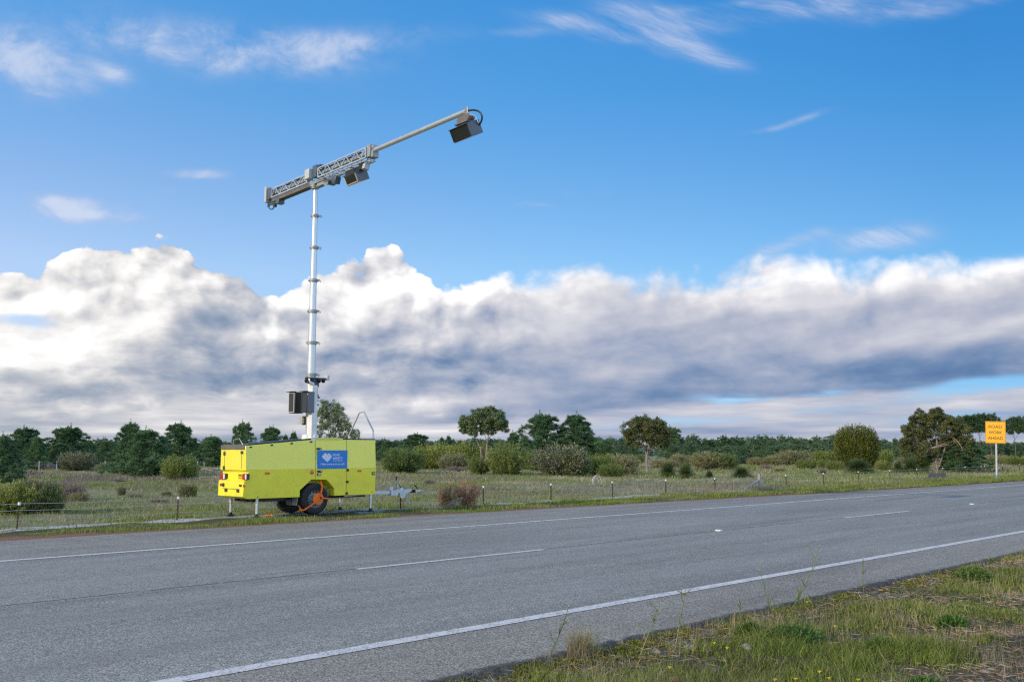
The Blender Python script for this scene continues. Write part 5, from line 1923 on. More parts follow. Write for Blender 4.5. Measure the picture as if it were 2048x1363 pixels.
# ---- distant pine row: stretches told apart by what they stand between
rf = random.Random(4)
def row(x0, x1, step, base, top, jit, half, where, protos=pines_far):
    x = x0
    while x < x1:
        put('pine_tree', protos[rf.randrange(len(protos))], x, base + rf.uniform(-1.2, 1.0), top + rf.uniform(-jit, jit), half * rf.uniform(.8, 1.25), where, 'pine tree', where)
        x += step * rf.uniform(.75, 1.25)
row(-40, 440, 13, 922, 879, 7, 19, 'small distant pine in the dark row behind the left pines')
row(446, 640, 15, 919, 880, 5, 12, 'small distant pine seen above the trailer roof')
row(752, 1050, 11, 918, 877, 7, 17, 'small distant pine in the row between trailer and forked gum')
row(1050, 1270, 11, 919, 875, 7, 18, 'small distant pine in the row left of the brownish gum')
row(1345, 1690, 11, 920, 872, 7, 19, 'small distant pine in the row between brownish gum and round tree')
row(1352, 1700, 22, 926, 884, 6, 20, 'nearer dark pine fronting the row between brownish gum and round tree')
row(1750, 1830, 11, 919, 878, 5, 16, 'small distant pine in the gap right of the round tree')
row(1900, 2070, 11, 918, 880, 5, 16, 'small distant pine in the row under the umbrella pines')
row(-60, 2100, 34, 912, 888, 3, 20, 'faint pine of the farthest row along the horizon')

# ---- gums
tallgum = gum_meshes(41, [(-.20, .80, .10), (-.28, .73, .09), (-.12, .90, .085), (-.05, .84, .10), (.05, .92, .08), (.12, .90, .09), (.16, .80, .11), (.08, .74, .10), (.24, .72, .085), (.31, .66, .05),
                          (-.14, .70, .08), (.0, .70, .07), (-.24, .62, .05), (-.33, .66, .05), (.20, .86, .08), (-.30, .80, .07), (.27, .77, .06), (-.18, .62, .06), (.10, .64, .06), (-.02, .62, .05)],
                     [[(0, 0, -.03, .028), (.004, 0, .15, .022), (.02, .01, .34, .018), (.04, .02, .50, .014), (.06, 0, .62, .010)],
                      [(-.012, .01, -.02, .020), (-.02, .01, .14, .016), (-.06, 0, .32, .013), (-.12, 0, .46, .010), (-.16, .0, .58, .008)],
                      [(.012, -.01, .05, .018), (.035, -.02, .30, .014), (.03, -.04, .48, .012), (-.02, -.03, .60, .009)],
                      [(.04, .02, .50, .010), (.12, .02, .60, .008), (.20, 0, .66, .006)]], GUML, 32000, .028)
put('gum_tree', tallgum, 945 + 25, 940, 812, 46, 'slender forked gum with a wide flat crown between trailer and round pines', 'gum tree', rz=R(-45), unit_r=.36)
bgum = gum_meshes(42, [(-.28, .80, .12), (-.18, .90, .10), (-.06, .93, .09), (-.22, .66, .10), (-.08, .76, .12), (.05, .84, .12), (.10, .68, .12), (.22, .80, .13), (.32, .74, .11), (.34, .62, .09), (.24, .56, .07), (-.30, .58, .06), (.02, .60, .08), (.18, .90, .07), (-.33, .70, .07), (-.16, .54, .08), (.12, .54, .08), (.30, .50, .06), (-.02, .88, .09)],
                  [[(0, 0, -.03, .050), (.0, 0, .12, .042), (-.005, 0, .30, .034), (-.03, 0, .48, .024), (-.10, 0, .62, .012)],
                   [(.01, 0, .28, .028), (.06, .02, .42, .022), (.14, .02, .55, .014), (.20, 0, .66, .010)],
                   [(.0, -.01, .30, .020), (.02, -.03, .45, .017), (.05, -.04, .60, .010)]], GUMB, 34000, .030)
put('gum_tree', bgum, 1294, 944, 829, 46, 'brownish gum with thick pale trunk right of the middle', 'gum tree', rz=R(-45), unit_r=.40)
mgum = gum_meshes(43, [(-.10, .90, .10), (.02, .93, .09), (.14, .86, .09), (-.18, .78, .10), (-.02, .78, .11), (.12, .74, .10), (.22, .66, .09), (-.20, .62, .09), (-.05, .60, .09), (.10, .56, .09), (.32, .58, .07), (.40, .50, .08), (.46, .42, .07), (-.26, .48, .08), (.22, .44, .08), (.0, .42, .09), (.50, .32, .06), (-.14, .34, .08), (.12, .32, .08), (.34, .34, .07)],
                  [[(0, 0, -.03, .035), (.0, 0, .2, .028), (-.02, 0, .45, .020), (-.04, 0, .75, .010)],
                   [(.01, 0, .15, .022), (.12, 0, .35, .016), (.28, 0, .48, .010)],
                   [(.0, 0, .3, .018), (.06, .02, .5, .013), (.10, .02, .72, .008)]], GUML, 18000, .026)
put('gum_tree', mgum, 662, 930, 800, 52, 'open crowned gum tree directly behind the mast', 'gum tree', rz=R(-45), unit_r=.48)
rgum = gum_meshes(44, [(-.20, .92, .07), (-.05, .95, .075), (.10, .93, .07), (-.33, .82, .08), (-.18, .80, .10), (.0, .82, .11), (.16, .82, .10), (.30, .80, .08), (-.42, .68, .08), (-.28, .64, .11), (-.08, .66, .11), (.12, .66, .11), (.32, .64, .11), (.44, .70, .06),
                       (-.46, .50, .08), (-.34, .46, .10), (-.16, .48, .10), (.10, .48, .10), (.30, .46, .11), (.46, .52, .08), (-.44, .34, .08), (-.26, .32, .09), (-.08, .34, .09), (.18, .32, .09), (.38, .32, .10), (-.36, .20, .08), (-.16, .20, .08), (.30, .2, .09)],
                  [[(0, 0, -.03, .045), (-.02, 0, .15, .036), (-.06, 0, .36, .026), (-.16, 0, .60, .015), (-.22, 0, .80, .008)],
                   [(.0, 0, .08, .030), (.03, .02, .30, .024), (.0, .02, .60, .014), (-.04, 0, .86, .007)],
                   [(.02, 0, .10, .028), (.10, -.02, .35, .020), (.18, -.02, .62, .012), (.22, 0, .80, .006)],
                   [(-.02, 0, .20, .018), (-.14, -.03, .38, .014), (-.28, -.02, .50, .009)]], GUMB, 96000, .024)
put('gum_tree', rgum, 1876, 944, 817, 66, 'wide spreading olive brown tree with visible pale branches near the sign', 'tree', rz=R(-45), unit_r=.50)
# dark bushy tree in front of it
put('bushy_tree', pines[4], 1938, 944, 880, 40, 'dark bushy evergreen between the spreading tree and the sign', 'evergreen', unit_r=.33)
put('bushy_tree', pines[4], 1903, 944, 893, 26, 'low dark evergreen at the foot of the spreading tree', 'evergreen', unit_r=.33)
# umbrella pines
ump = [gum_meshes(45, [(-.22, .84, .10), (-.08, .92, .10), (.08, .94, .10), (.22, .86, .10), (.0, .80, .11), (-.30, .74, .07), (.30, .76, .07), (.14, .74, .08), (-.14, .72, .08)],
                  [[(0, 0, -.03, .026), (.01, 0, .3, .020), (-.01, 0, .6, .016), (0, 0, .85, .008)], [(0, 0, .5, .012), (.14, 0, .68, .008), (.2, 0, .8, .005)], [(0, 0, .55, .012), (-.14, 0, .68, .008), (-.2, 0, .78, .005)]],
                  leafmat('umbrella_pine_needles', [(.016, .040, .018), (.035, .078, .030), (.06, .115, .040), (.09, .15, .055)], trans=.15, objvar=.1), 12000, .034, BARK)]
for px_, ba, to, hf, lab in ((1938, 925, 832, 27, 'umbrella pine left of the sign, lowest of the three behind the spreading tree'), (1962, 924, 830, 22, 'umbrella pine in the middle of the three left of the sign'),
                             (1983, 923, 830, 20, 'umbrella pine partly behind the road work sign'), (2032, 924, 835, 20, 'umbrella pine with bare trunk right of the sign'), (2058, 924, 832, 22, 'umbrella pine cut by the right edge')):
    put('umbrella_pine', ump[0], px_, ba, to, hf, lab, 'pine tree', 'umbrella pines', rz=R(-45) + rf.uniform(-.6, .6), unit_r=.34)
# round tree
rt = shrub_meshes(46, stems=900, per=52, mat=ROUNDL, wisp=.30, flat=.62, up=.2, leaf=.050, lw=.028, lobes=.05, inner=.45, base_in=.30, ztop=.3)
e_ = put('round_tree', rt, 1716, 938, 849, 43, 'dense round olive green tree shaped like a ball', 'tree', unit_r=1.0, unit_h=1.26)
g_ = e_.location
b = MB().cyl((0, 0, -.05), (0, 0, .8), .06, .045, n=10)
o = b.build('trunk', BARK, None); o.parent = e_; 

# ---- shrubs
SH = [
    (shr_g[0], 803, 948, 897, 42, 'large dark green shrub standing just right of the trailer', 'shrub'),
    (shr_y[0], 870, 936, 886, 48, 'pale yellow green thicket behind the dark shrub right of the trailer', 'shrub'),
    (shr_y[1], 930, 938, 884, 40, 'yellow green shrub behind the leaning dead stump', 'shrub'),
    (shr_b[0], 905, 940, 900, 30, 'dull olive shrub left of the forked gum trunk', 'shrub'),
    (shr_g[1], 1012, 949, 891, 40, 'dark green shrub right beside the forked gum trunk', 'shrub'),
    (shr_g[1], 958, 948, 915, 24, 'low green shrub left at the foot of the forked gum', 'shrub'),
    (shr_y[1], 1066, 942, 905, 26, 'small yellowish shrub before the big silvery shrub', 'shrub'),
    (shr_grey[0], 1122, 951, 885, 56, 'big silvery leaved shrub at the centre of the field edge', 'shrub'),
    (shr_g[0], 1148, 951, 900, 34, 'green shrub grown into the right side of the silvery shrub', 'shrub'),
    (shr_y[0], 1200, 949, 906, 30, 'yellow green shrub right of the silvery shrub', 'shrub'),
    (shr_b[1], 1244, 946, 903, 36, 'olive shrub left of the brownish gum trunk', 'shrub'),
    (shr_g[1], 1222, 952, 925, 26, 'low dark green shrub below the olive shrub', 'shrub'),
    (shr_grey[1], 1330, 935, 912, 30, 'low grey bush behind the grass trees', 'shrub'),
    (shr_grey[1], 1362, 932, 902, 26, 'grey green bush between brownish gum and brown shrub', 'shrub'),
    (shr_b[1], 1415, 938, 902, 32, 'brown olive shrub left half of the pair right of the grass trees', 'shrub'),
    (shr_g[0], 1448, 938, 905, 26, 'dark olive shrub right half of the pair right of the grass trees', 'shrub'),
    (shr_b[1], 1585, 930, 897, 36, 'feathery brown shrub in front of the pine row', 'shrub'),
    (shr_b[0], 1558, 928, 905, 20, 'small brown shrub left of the feathery one', 'shrub'),
    (shr_y[0], 1645, 928, 900, 26, 'bright yellowish shrub left of the round tree', 'shrub'),
    (shr_g[1], 1613, 940, 921, 20, 'low dark green mound in front of the feathery shrub', 'shrub'),
    (shr_g[0], 1670, 941, 921, 18, 'low dark green mound left of the round tree', 'shrub'),
    (shr_g[0], 1648, 938, 918, 14, 'little green mound between the two low mounds', 'shrub'),
    (shr_grey[1], 1680, 928, 902, 22, 'grey bush against the left side of the round tree', 'shrub'),
    (shr_y[1], 1770, 932, 900, 18, 'pale yellow bush in the gap right of the round tree', 'shrub'),
    (shr_g[1], 1766, 940, 922, 16, 'low grey green mound right of the round tree', 'shrub'),
    (shr_b[0], 1990, 928, 908, 24, 'dull shrub behind the sign post', 'shrub'),
    (shr_y[0], 2035, 932, 912, 24, 'yellow green shrub at the right edge', 'shrub'),
    (shr_b[0], 1740, 946, 936, 12, 'small russet clump left of the grass tree pair', 'shrub'),
    (shr_grey[0], 151, 944, 905, 37, 'rounded grey shrub in front of the left pines', 'shrub'),
    (shr_y[0], 357, 958, 911, 36, 'spiky yellow green bush right of the bushy pine', 'shrub'),
    (shr_b[0], 205, 942, 926, 10, 'little yellow bush by the paddock fence', 'shrub'),
    (shr_y[0], 20, 1026, 962, 50, 'tall fresh green bush behind the fence at the left edge', 'shrub'),
    (shr_b[1], 66, 1024, 956, 44, 'brownish feathery bush behind the fence at the left edge', 'shrub'),
    (shr_g[0], 92, 1024, 966, 32, 'dark green bush right part of the left edge thicket', 'shrub'),
    (dead_p[0], 100, 990, 960, 18, 'mauve grey dead bush behind the left edge thicket', 'dead bush'),
    (dead_p[0], 146, 998, 956, 24, 'tall mauve dead bush in the field left of the trailer', 'dead bush'),
    (shr_b[0], 118, 990, 960, 14, 'olive bush left of the tall mauve dead bush', 'shrub'),
    (shr_b[1], 158, 1002, 980, 18, 'rusty olive bush at the foot of the mauve dead bush', 'shrub'),
    (shr_b[1], 243, 990, 972, 8, 'small rust brown tuft in the middle of the left field', 'shrub'),
    (shr_b[1], 372, 994, 966, 14, 'brown olive bush by the fence left of the trailer', 'shrub'),
    (shr_g[1], 386, 994, 970, 8, 'green tip beside the brown olive bush left of the trailer', 'shrub'),
    (dead_p[0], 272, 994, 984, 14, 'low mauve twiggy mound in the left field', 'dead bush'),
    (dead_p[0], 320, 1002, 992, 18, 'flat mauve mound behind the fence picket', 'dead bush'),
    (shr_b[0], 332, 992, 980, 10, 'thin leafy tuft behind the flat mauve mound', 'shrub'),
    (dead_p[0], 860, 965, 954, 12, 'grey twiggy mound right of the drawbar', 'dead bush'),
    (dead_p[0], 912, 944, 933, 22, 'mauve heath mound in front of the yellow green shrub', 'dead bush'),
    (russet[0], 893, 1010, 962, 22, 'russet dead shrub left part behind the fence', 'dead bush'),
    (russet[0], 932, 1010, 955, 30, 'taller russet dead shrub behind the fence right of the trailer', 'dead bush'),
    (shr_g[0], 1386, 950, 942, 8, 'tiny green sprig below the grass trees', 'shrub'),
    (shr_b[0], 1560, 943, 935, 14, 'low brown tuft in the right field', 'shrub'),
    (dead_p[0], 1530, 938, 928, 14, 'low greyish brush behind the strainer post', 'dead bush'),
]
for pr_, px_, ba, to, hf, lab, cat in SH:
    put('shrub' if cat == 'shrub' else 'dead_bush', pr_, px_, ba, to, hf, lab, cat, unit_r=1.05, unit_h=1.24, parts=('leaves', 'stems'))
# smaller unnamed bushes further along
for i, (px_, ba, to, hf) in enumerate([(x_, 929 + rf.uniform(-3, 3), 913 + rf.uniform(-5, 4), rf.uniform(12, 24)) for x_ in (780, 845, 895, 985, 1080, 1180, 1275, 1325, 1390, 1480, 1510, 1540, 1625, 1700, 1820, 2010)]):
    put('shrub', rf.choice([shr_g[0], shr_y[0], shr_b[0], shr_grey[1]]), px_, ba, to, hf, 'low bush of the broken scrub line before the pines', 'shrub', 'low bushes before the distant pines', unit_r=1.05, unit_h=1.24, parts=('leaves', 'stems'))

# ---- grass trees
for k, px_, ba, to, hf, lab in ((0, 1336, 954, 917, 20, 'dark grass tree with a black tip left of its brighter twin'), (2, 1371, 956, 920, 20, 'bright green grass tree, right of its dark twin'), (0, 1419, 956, 937, 11, 'smallest grass tree in the field'),
                                (1, 1484, 954, 925, 28, 'brown tinged sprawling grass tree behind the strainer post'), (0, 1716, 946, 912, 30, 'large grass tree in front of the round tree'),
                                (1, 1797, 946, 912, 16, 'leftmost grass tree of the trio before the spreading tree'), (0, 1822, 946, 907, 20, 'middle grass tree of the trio before the spreading tree'), (2, 1848, 944, 903, 20, 'rightmost grass tree of the trio before the spreading tree')):
    put('grass_tree', gt[k], px_, ba, to, hf, lab, 'grass tree', 'grass trees in the field', unit_r=.95, unit_h=1.30, parts=('fronds', 'skirt', 'trunk'))

# ---- dead wood
def log_pile(px_, py_, n_, L, r_, mat, label, name='log_pile', spread=1.0, hgt=.5, seed=0, cat='log pile'):
    rg = random.Random(seed)
    c = ground_at(px_, py_)
    b = MB()
    for k in range(n_):
        a_ = rg.uniform(0, math.pi)
        z_ = rg.uniform(.05, hgt)
        x_, y_ = rg.gauss(0, spread * .4) * (1 - z_ / hgt * .5), rg.gauss(0, spread * .3)
        d_ = Vector((math.cos(a_), math.sin(a_), rg.uniform(-.25, .25))) * L * rg.uniform(.4, 1) / 2
        p = Vector((x_, y_, z_))
        m_ = p + Vector((rg.uniform(-1, 1), rg.uniform(-1, 1), rg.uniform(-1, 1))) * L * .08
        b.tube([(p - d_) * .5, m_ * .5, (p + d_) * .5], [r_ * .6 * rg.uniform(.5, 1.2), r_ * .6, r_ * .3], 6)
    o = b.build(name, mat, None)
    o.location = c
    return tag(o, label, cat)


DEADW = paint('silvered_dead_wood', (.30, .27, .24), 0.9, var=0.35, scale=9, bump=.4)
DARKW = paint('dark_dead_wood', (.11, .09, .08), 0.9, var=0.4, scale=9)
log_pile(92, 938, 150, 1.5, .03, DEADW, 'heap of silvered branches by the paddock fence', spread=1.5, hgt=.85, seed=1)
log_pile(50, 948, 40, 1.6, .07, DARKW, 'scattered dark logs in front of the far left pines', spread=2.6, hgt=.3, seed=2)
log_pile(425, 944, 60, 2.2, .035, DEADW, 'low pile of grey branches just left of the trailer', spread=2.2, hgt=.4, seed=3)
log_pile(1645, 948, 26, .9, .045, DARKW, 'uprooted stump with tangled roots in the right field', 'tree_stump', spread=.6, hgt=.6, seed=4, cat='stump')
log_pile(241, 963, 14, .8, .04, DARKW, 'small dark log in the left field', 'fallen_log', spread=.7, hgt=.16, seed=5, cat='log')
log_pile(1290, 962, 30, 1.4, .025, DEADW, 'flat patch of pale fallen sticks in the middle field', 'fallen_branches', spread=1.8, hgt=.12, seed=6, cat='branches')
log_pile(1305, 935, 50, 1.8, .03, DEADW, 'tangle of pale brushwood behind the brownish gum', 'fallen_branches', spread=1.8, hgt=.7, seed=7, cat='branches')
log_pile(1120, 956, 8, .9, .03, DEADW, 'few bleached sticks before the silvery shrub', 'fallen_branches', spread=.8, hgt=.2, seed=8, cat='branches')
# leaning dead stump beside the forked gum
c = ground_at(962, 948)
b = MB().tube([(0, 0, -.05), (-.03, 0, .5), (.02, 0, 1.0), (-.06, 0, 1.55)], [.09, .07, .05, .03], 8)
b.tube([(.02, 0, .95), (.12, 0, 1.25)], [.03, .012], 6)
o = b.build('dead_tree', GUMBARK, None); o.location = c
tag(o, 'bare dead trunk leaning left of the forked gum', 'dead trunk')
# cut branches heaped on the russet shrub
c = ground_at(918, 1014)
rg = np.random.RandomState(3)
b = MB()
for k in range(22):
    a_ = rg.uniform(-.5, .55)
    e_ = Vector((-.62 + .35 * math.sin(k) * .6 + rg.uniform(-.2, .3), rg.uniform(-.2, .2), rg.uniform(.0, .10)))
    s_ = Vector((.10 + rg.uniform(-.05, .08), rg.uniform(-.1, .1), .40 + rg.uniform(-.05, .07)))
    if k > 20:
        e_ = Vector((rg.uniform(-.5, .25), rg.uniform(-.25, .1), .01))
    b.tube(bent(s_, e_, rg, 3, .06), [.008, .006, .005, .003], 5)
o = b.build('cut_branches', paint('pale_cut_sticks', (.27, .235, .20), .9, var=.45), None); o.location = c; o.rotation_euler = (0, 0, R(-30)); o.scale = (.5, .5, .5)
tag(o, 'fan of grey cut branches leaning on the russet shrub by the fence', 'branches')

# ------------------------------------------------------------------ grass and ground cover
def blades(x, y, h, w, lean, rg, seg=2, dirx=0.35, z=None):
    """grass blades standing at x, y"""
    n_ = len(x)
    z0 = ground_z(x, y) if z is None else z
    a_ = rg.uniform(0, 2 * np.pi, n_)
    la = rg.uniform(0, 2 * np.pi, n_)
    ln = lean * rg.uniform(.2, 1.3, n_)
    dxy = np.stack([np.cos(la) * ln, np.sin(la) * ln], -1)
    sd_ = np.stack([np.cos(a_), np.sin(a_)], -1)
    P = []
    for k in range(seg + 1):
        s_ = k / seg
        px_ = x + dxy[:, 0] * h * s_ ** 1.7
        py_ = y + dxy[:, 1] * h * s_ ** 1.7
        pz = z0 + h * s_ * (1 - .25 * ln * s_)
        ww = w * (1 - .88 * s_) / 2
        P.append(np.stack([np.stack([px_ - sd_[:, 0] * ww, py_ - sd_[:, 1] * ww, pz], -1), np.stack([px_ + sd_[:, 0] * ww, py_ + sd_[:, 1] * ww, pz], -1)], 1))
    return np.stack(P, 1)


def in_view(x, y, margin=0.06):
    a_ = np.arctan2((x - y), (x + y))
    return (np.abs(a_) < .50 + margin) & (x + y > 0)


G_GREEN = leafmat('fresh_grass_blades', [(.070, .110, .016), (.14, .20, .032), (.25, .32, .055), (.42, .46, .12)], trans=.35, objvar=0)
G_DRY = leafmat('dry_grass_blades', [(0.176, 0.138, 0.083), (0.286, 0.231, 0.149), (0.396, 0.330, 0.220), (0.506, 0.440, 0.319)], trans=.3, objvar=0)
G_OLIVE = leafmat('dull_field_blades', [(.10, .125, .040), (.18, .20, .075), (.28, .29, .13), (.40, .38, .21)], trans=.25, objvar=0)
G_STRAWF = leafmat('straw_field_blades', [(0.213, 0.188, 0.119), (0.325, 0.288, 0.194), (0.450, 0.400, 0.288), (0.550, 0.488, 0.375)], trans=.25, objvar=0)
G_MAUVE = leafmat('mauve_heath_twigs', [(0.130, 0.104, 0.091), (0.208, 0.176, 0.150), (0.286, 0.247, 0.215)], trans=.15, objvar=0)
MOSS = leafmat('moss_tufts', [(.06, .080, .010), (.12, .145, .016), (.20, .21, .028), (.28, .26, .05)], trans=.2, objvar=0)
LITTER = leafmat('straw_litter', [(.06, .048, .038), (.12, .10, .078), (.21, .18, .145), (.34, .30, .25), (.40, .36, .30), (.46, .19, .07)], trans=.1, objvar=0)

rg = np.random.RandomState(101)
# near verge -------------------------------------------------------
NT_ = 42000
xc_ = rg.uniform(2.0, 30.0, NT_); yc_ = NEAR_EDGE - 0.02 - rg.uniform(0, 1, NT_) * 4.3
tuft_h = rg.uniform(.55, 1.35, NT_); tuft_g = rg.uniform(-.09, .09, NT_)
tid = np.repeat(np.arange(NT_), 15); N0 = len(tid)
sp_r = .018 + .03 * rg.rand(NT_)
x = xc_[tid] + rg.randn(N0) * sp_r[tid]; y = np.minimum(yc_[tid] + rg.randn(N0) * sp_r[tid], NEAR_EDGE - .01)
r_ = np.hypot(x, y)
keep = in_view(x, y) & (rg.rand(N0) < np.clip(8.0 / r_, 0.1, 1.3) ** 1.2)
x, y, r_, tid = x[keep], y[keep], r_[keep], tid[keep]
d_edge = NEAR_EDGE - y
gpatch = fbm(x, y, 1.1, 201, 4) * .55 + fbm(x, y, 3.5, 205, 3) * .45
bare = fbm(x * .7, y, 0.9, 211, 4)
# a bare strip of litter runs parallel to the road further in
strip_c = np.exp(-((d_edge - 2.0 - .25 * np.sin(x * 1.1)) / .50) ** 2) * .32 + np.exp(-((d_edge - 0.18) / .26) ** 2) * .34 + np.exp(-((d_edge - 3.1) / .35) ** 2) * .20
cover = gpatch - strip_c + tuft_g[tid]
pg = np.clip((cover - .30) * 8.0, 0.02, 1)
isg = rg.rand(len(x)) < pg
xg, yg = x[isg], y[isg]; gp_ = gpatch[isg]; rgi = r_[isg]
tall = np.clip((fbm(xg, yg, 0.8, 221, 3) - .42) * 4, 0, 1)
hh = (.030 + .060 * tall + .045 * np.clip((gp_ - .5) * 4, 0, 1)) * rg.uniform(.5, 1.2, len(xg)) * tuft_h[tid[isg]]
wid = .0042 * np.clip(rgi / 7, 1, 2.4) * rg.uniform(.7, 1.4, len(xg))
P = blades(xg, yg, hh, wid, .9, rg, seg=3)
o = link('verge_grass', strips_np('verge_grass', P, G_GREEN)); tag(o, 'fresh green grass growing in patches on the near verge', 'grass', kind='stuff')
# dry upright stalks
isd = rg.rand(len(x)) < np.clip((fbm(x, y, 1.5, 231, 3) + tuft_g[tid] - .52) * 2.2, 0.01, .26) * np.clip(d_edge * 2.2, 0, 1)
xd, yd = x[isd], y[isd]
hh = rg.uniform(.04, .14, len(xd)) * np.clip(.6 + (fbm(xd, yd, .8, 221, 3) - .4) * 3, .5, 1.4)
P = blades(xd, yd, hh, .0024 * np.clip(r_[isd] / 7, 1, 2.2), .35, rg)
o = link('dry_verge_grass', strips_np('dry_verge_grass', P, G_DRY)); tag(o, 'dry straw coloured stalks standing among the green on the near verge', 'grass', kind='stuff')
# flat litter
isl = rg.rand(len(x)) < np.clip((.50 - cover) * 1.3, 0, .22)
xl_, yl_ = x[isl], y[isl]; n_ = len(xl_)
c = np.stack([xl_, yl_, ground_z(xl_, yl_) + rg.uniform(.002, .03, n_)], -1)
dd = np.stack([rg.randn(n_), rg.randn(n_), rg.uniform(-.15, .35, n_)], -1)
T = tri_leaves(c, dd, rg.uniform(.03, .13, n_), .0045 * np.clip(r_[isl] / 7, 1, 2), rg, True)
o = link('straw_litter', mesh_np('straw_litter', T, 4, LITTER)); tag(o, 'flat dry straw and twigs littering bare soil of the near verge', 'straw', kind='stuff')
# moss on the edge
n_ = 110000
xm = 2 + 20 * rg.rand(n_) ** 1.4; ym = NEAR_EDGE - np.abs(rg.randn(n_)) * .24 + .03
k_ = (fbm(xm, ym, 7, 241, 3) > .47) & in_view(xm, ym) & (ym < NEAR_EDGE + .04)
xm, ym = xm[k_], ym[k_]; n_ = len(xm)
zz = ground_z(xm, np.minimum(ym, NEAR_EDGE - .01)) + .035 * np.clip((fbm(xm, ym, 7, 241, 3) - .45) * 6, 0, 1) * rg.rand(n_)
T = tri_leaves(np.stack([xm, ym, zz], -1), rg.randn(n_, 3) * .7 + [0, 0, .7], .016, .011, rg)
o = link('moss', mesh_np('moss', T, 3, MOSS)); tag(o, 'yellow green moss cushions along the near asphalt edge', 'moss', kind='stuff')

# far verge --------------------------------------------------------
N0 = 300000
x = rg.uniform(3.5, 75, N0) ; y0 = far_edge(x)
t_ = rg.rand(N0); y = y0 + .42 + t_ * 2.6
r_ = np.hypot(x, y)
gp2 = fbm(x * .6, y, 1.6, 251, 4)
dens = np.clip((gp2 - .45 + .10 * np.clip((x - 14) / 20, 0, 1) + .07 * np.exp(-((y - y0 - .9) / .5) ** 2) - .6 * np.exp(-((y - 17.68) / .35) ** 2) * (x < 24)) * 7, 0.02, 1)
keep = in_view(x, y) & (rg.rand(N0) < dens) & (rg.rand(N0) < np.clip((y - y0) * 4, 0, 1)) & (rg.rand(N0) < np.clip(24 / r_, 0, 1))
x, y, r_ = x[keep], y[keep], r_[keep]
hh = rg.uniform(.025, .085, len(x)) * np.clip(.8 + (fbm(x, y, 1.2, 261, 3) - .5) * 3 + .5 * np.clip((x - 20) / 30, 0, 1), .4, 1.9)
P = blades(x, y, hh, .0075 * np.clip(r_ / 19, .9, 3), .5, rg)
green = rg.rand(len(x)) < np.clip(.75 + (fbm(x, y, .8, 271, 3) - .5) * 2, .1, 1)
o = link('far_verge_grass', strips_np('far_verge_grass', P, [G_GREEN, G_OLIVE], mi=(~green).astype(int))); tag(o, 'short green grass on the far verge between shoulder and fence', 'grass', kind='stuff')

# field ------------------------------------------------------------
N0 = 520000
rr_ = 17.5 * np.exp(rg.uniform(0, 1, N0) * math.log(120 / 17.5)); aa = rg.uniform(-.56, .56, N0)
x = rr_ * np.cos(R(45) - aa); y = rr_ * np.sin(R(45) - aa)
keep = (y > far_edge(x) + 2.0)
x, y, rr_ = x[keep], y[keep], rr_[keep]
s1 = fbm(x, y, .55, 301, 4); s2 = fbm(x, y, .35, 311, 4); s3 = fbm(x, y, .16, 321, 3)
sandy = np.exp(-((y - 17.7) / .36) ** 2) * (x < 24)
keep = rg.rand(len(x)) < np.clip((s1 - .30) * 3.2, .12, 1) * (1 - .985 * sandy)
x, y, rr_, s1, s2, s3 = [v[keep] for v in (x, y, rr_, s1, s2, s3)]
u_ = rg.rand(len(x))
mi = np.where(s2 + (u_ - .5) * .30 > .56, 1, np.where(s3 + (u_ - .5) * .25 < .34, 2, 0))
gn = (fbm(x, y, .45, 331, 3) + (rg.rand(len(x)) - .5) * .2 > .55)
mi = np.where(gn, 3, mi)
hh = rg.uniform(.03, .12, len(x)) * (1 + .8 * (mi == 2)) * np.clip(rr_ / 35, 1, 1.7)
P = blades(x, y, hh, .010 * np.clip(rr_ / 22, 1, 5), .7, rg)
o = link('field_cover', strips_np('field_cover', P, [G_OLIVE, G_STRAWF, G_MAUVE, G_GREEN], mi=mi)); tag(o, 'dry olive and straw heath covering the field behind the fence', 'heath', kind='stuff')

# ------------------------------------------------------------------ single weeds, tussock and flowers of the near verge
STEM = leafmat('weed_stem', [(.10, .14, .03), (.17, .21, .06), (.26, .27, .11)], trans=.2, objvar=.05)
YEL = paint('yellow_petals', (.80, .62, .01), .6, var=.08)
def weed(px_, py_, h_, lean, seed, label, branches=7, dry=False):
    rg = np.random.RandomState(seed)
    c = gp(px_, py_)
    b = MB()
    cols = STEM if not dry else G_DRY
    main = bent((0, 0, 0), (lean[0] * h_, lean[1] * h_, h_), rg, 6, .04)
    b.tube(main, [.0048, .0044, .004, .0036, .003, .0024, .0016], 5)
    tips_ = [main[-1]]
    for k in range(branches):
        i = rg.randint(1, 6)
        s_ = np.array(main[i]); e_ = s_ + unit(np.array([rg.uniform(-1, 1), rg.uniform(-1, 1), rg.uniform(.5, 1.6)])) * h_ * rg.uniform(.10, .30)
        b.tube(bent(s_, e_, rg, 3, .08), [.0030, .0026, .002, .0014], 4)
        tips_.append(tuple(e_))
        for q_ in range(4):
            p = s_ + (e_ - s_) * rg.uniform(.3, 1)
            b.tube([tuple(p), tuple(p + rg.randn(3) * .012 + [0, 0, .012])], [.0016, .0010], 4)
    o = b.build('tall_weed', cols, None)
    o.location = c
    tag(o, label, 'weed', 'thin tall weeds on the near verge')
    fl = MB()
    for p in tips_[:2]:
        fl.ball(p, .0035, n=6)
    f_ = fl.build('flower_heads', YEL if not dry else G_DRY, None)
    f_.parent = o


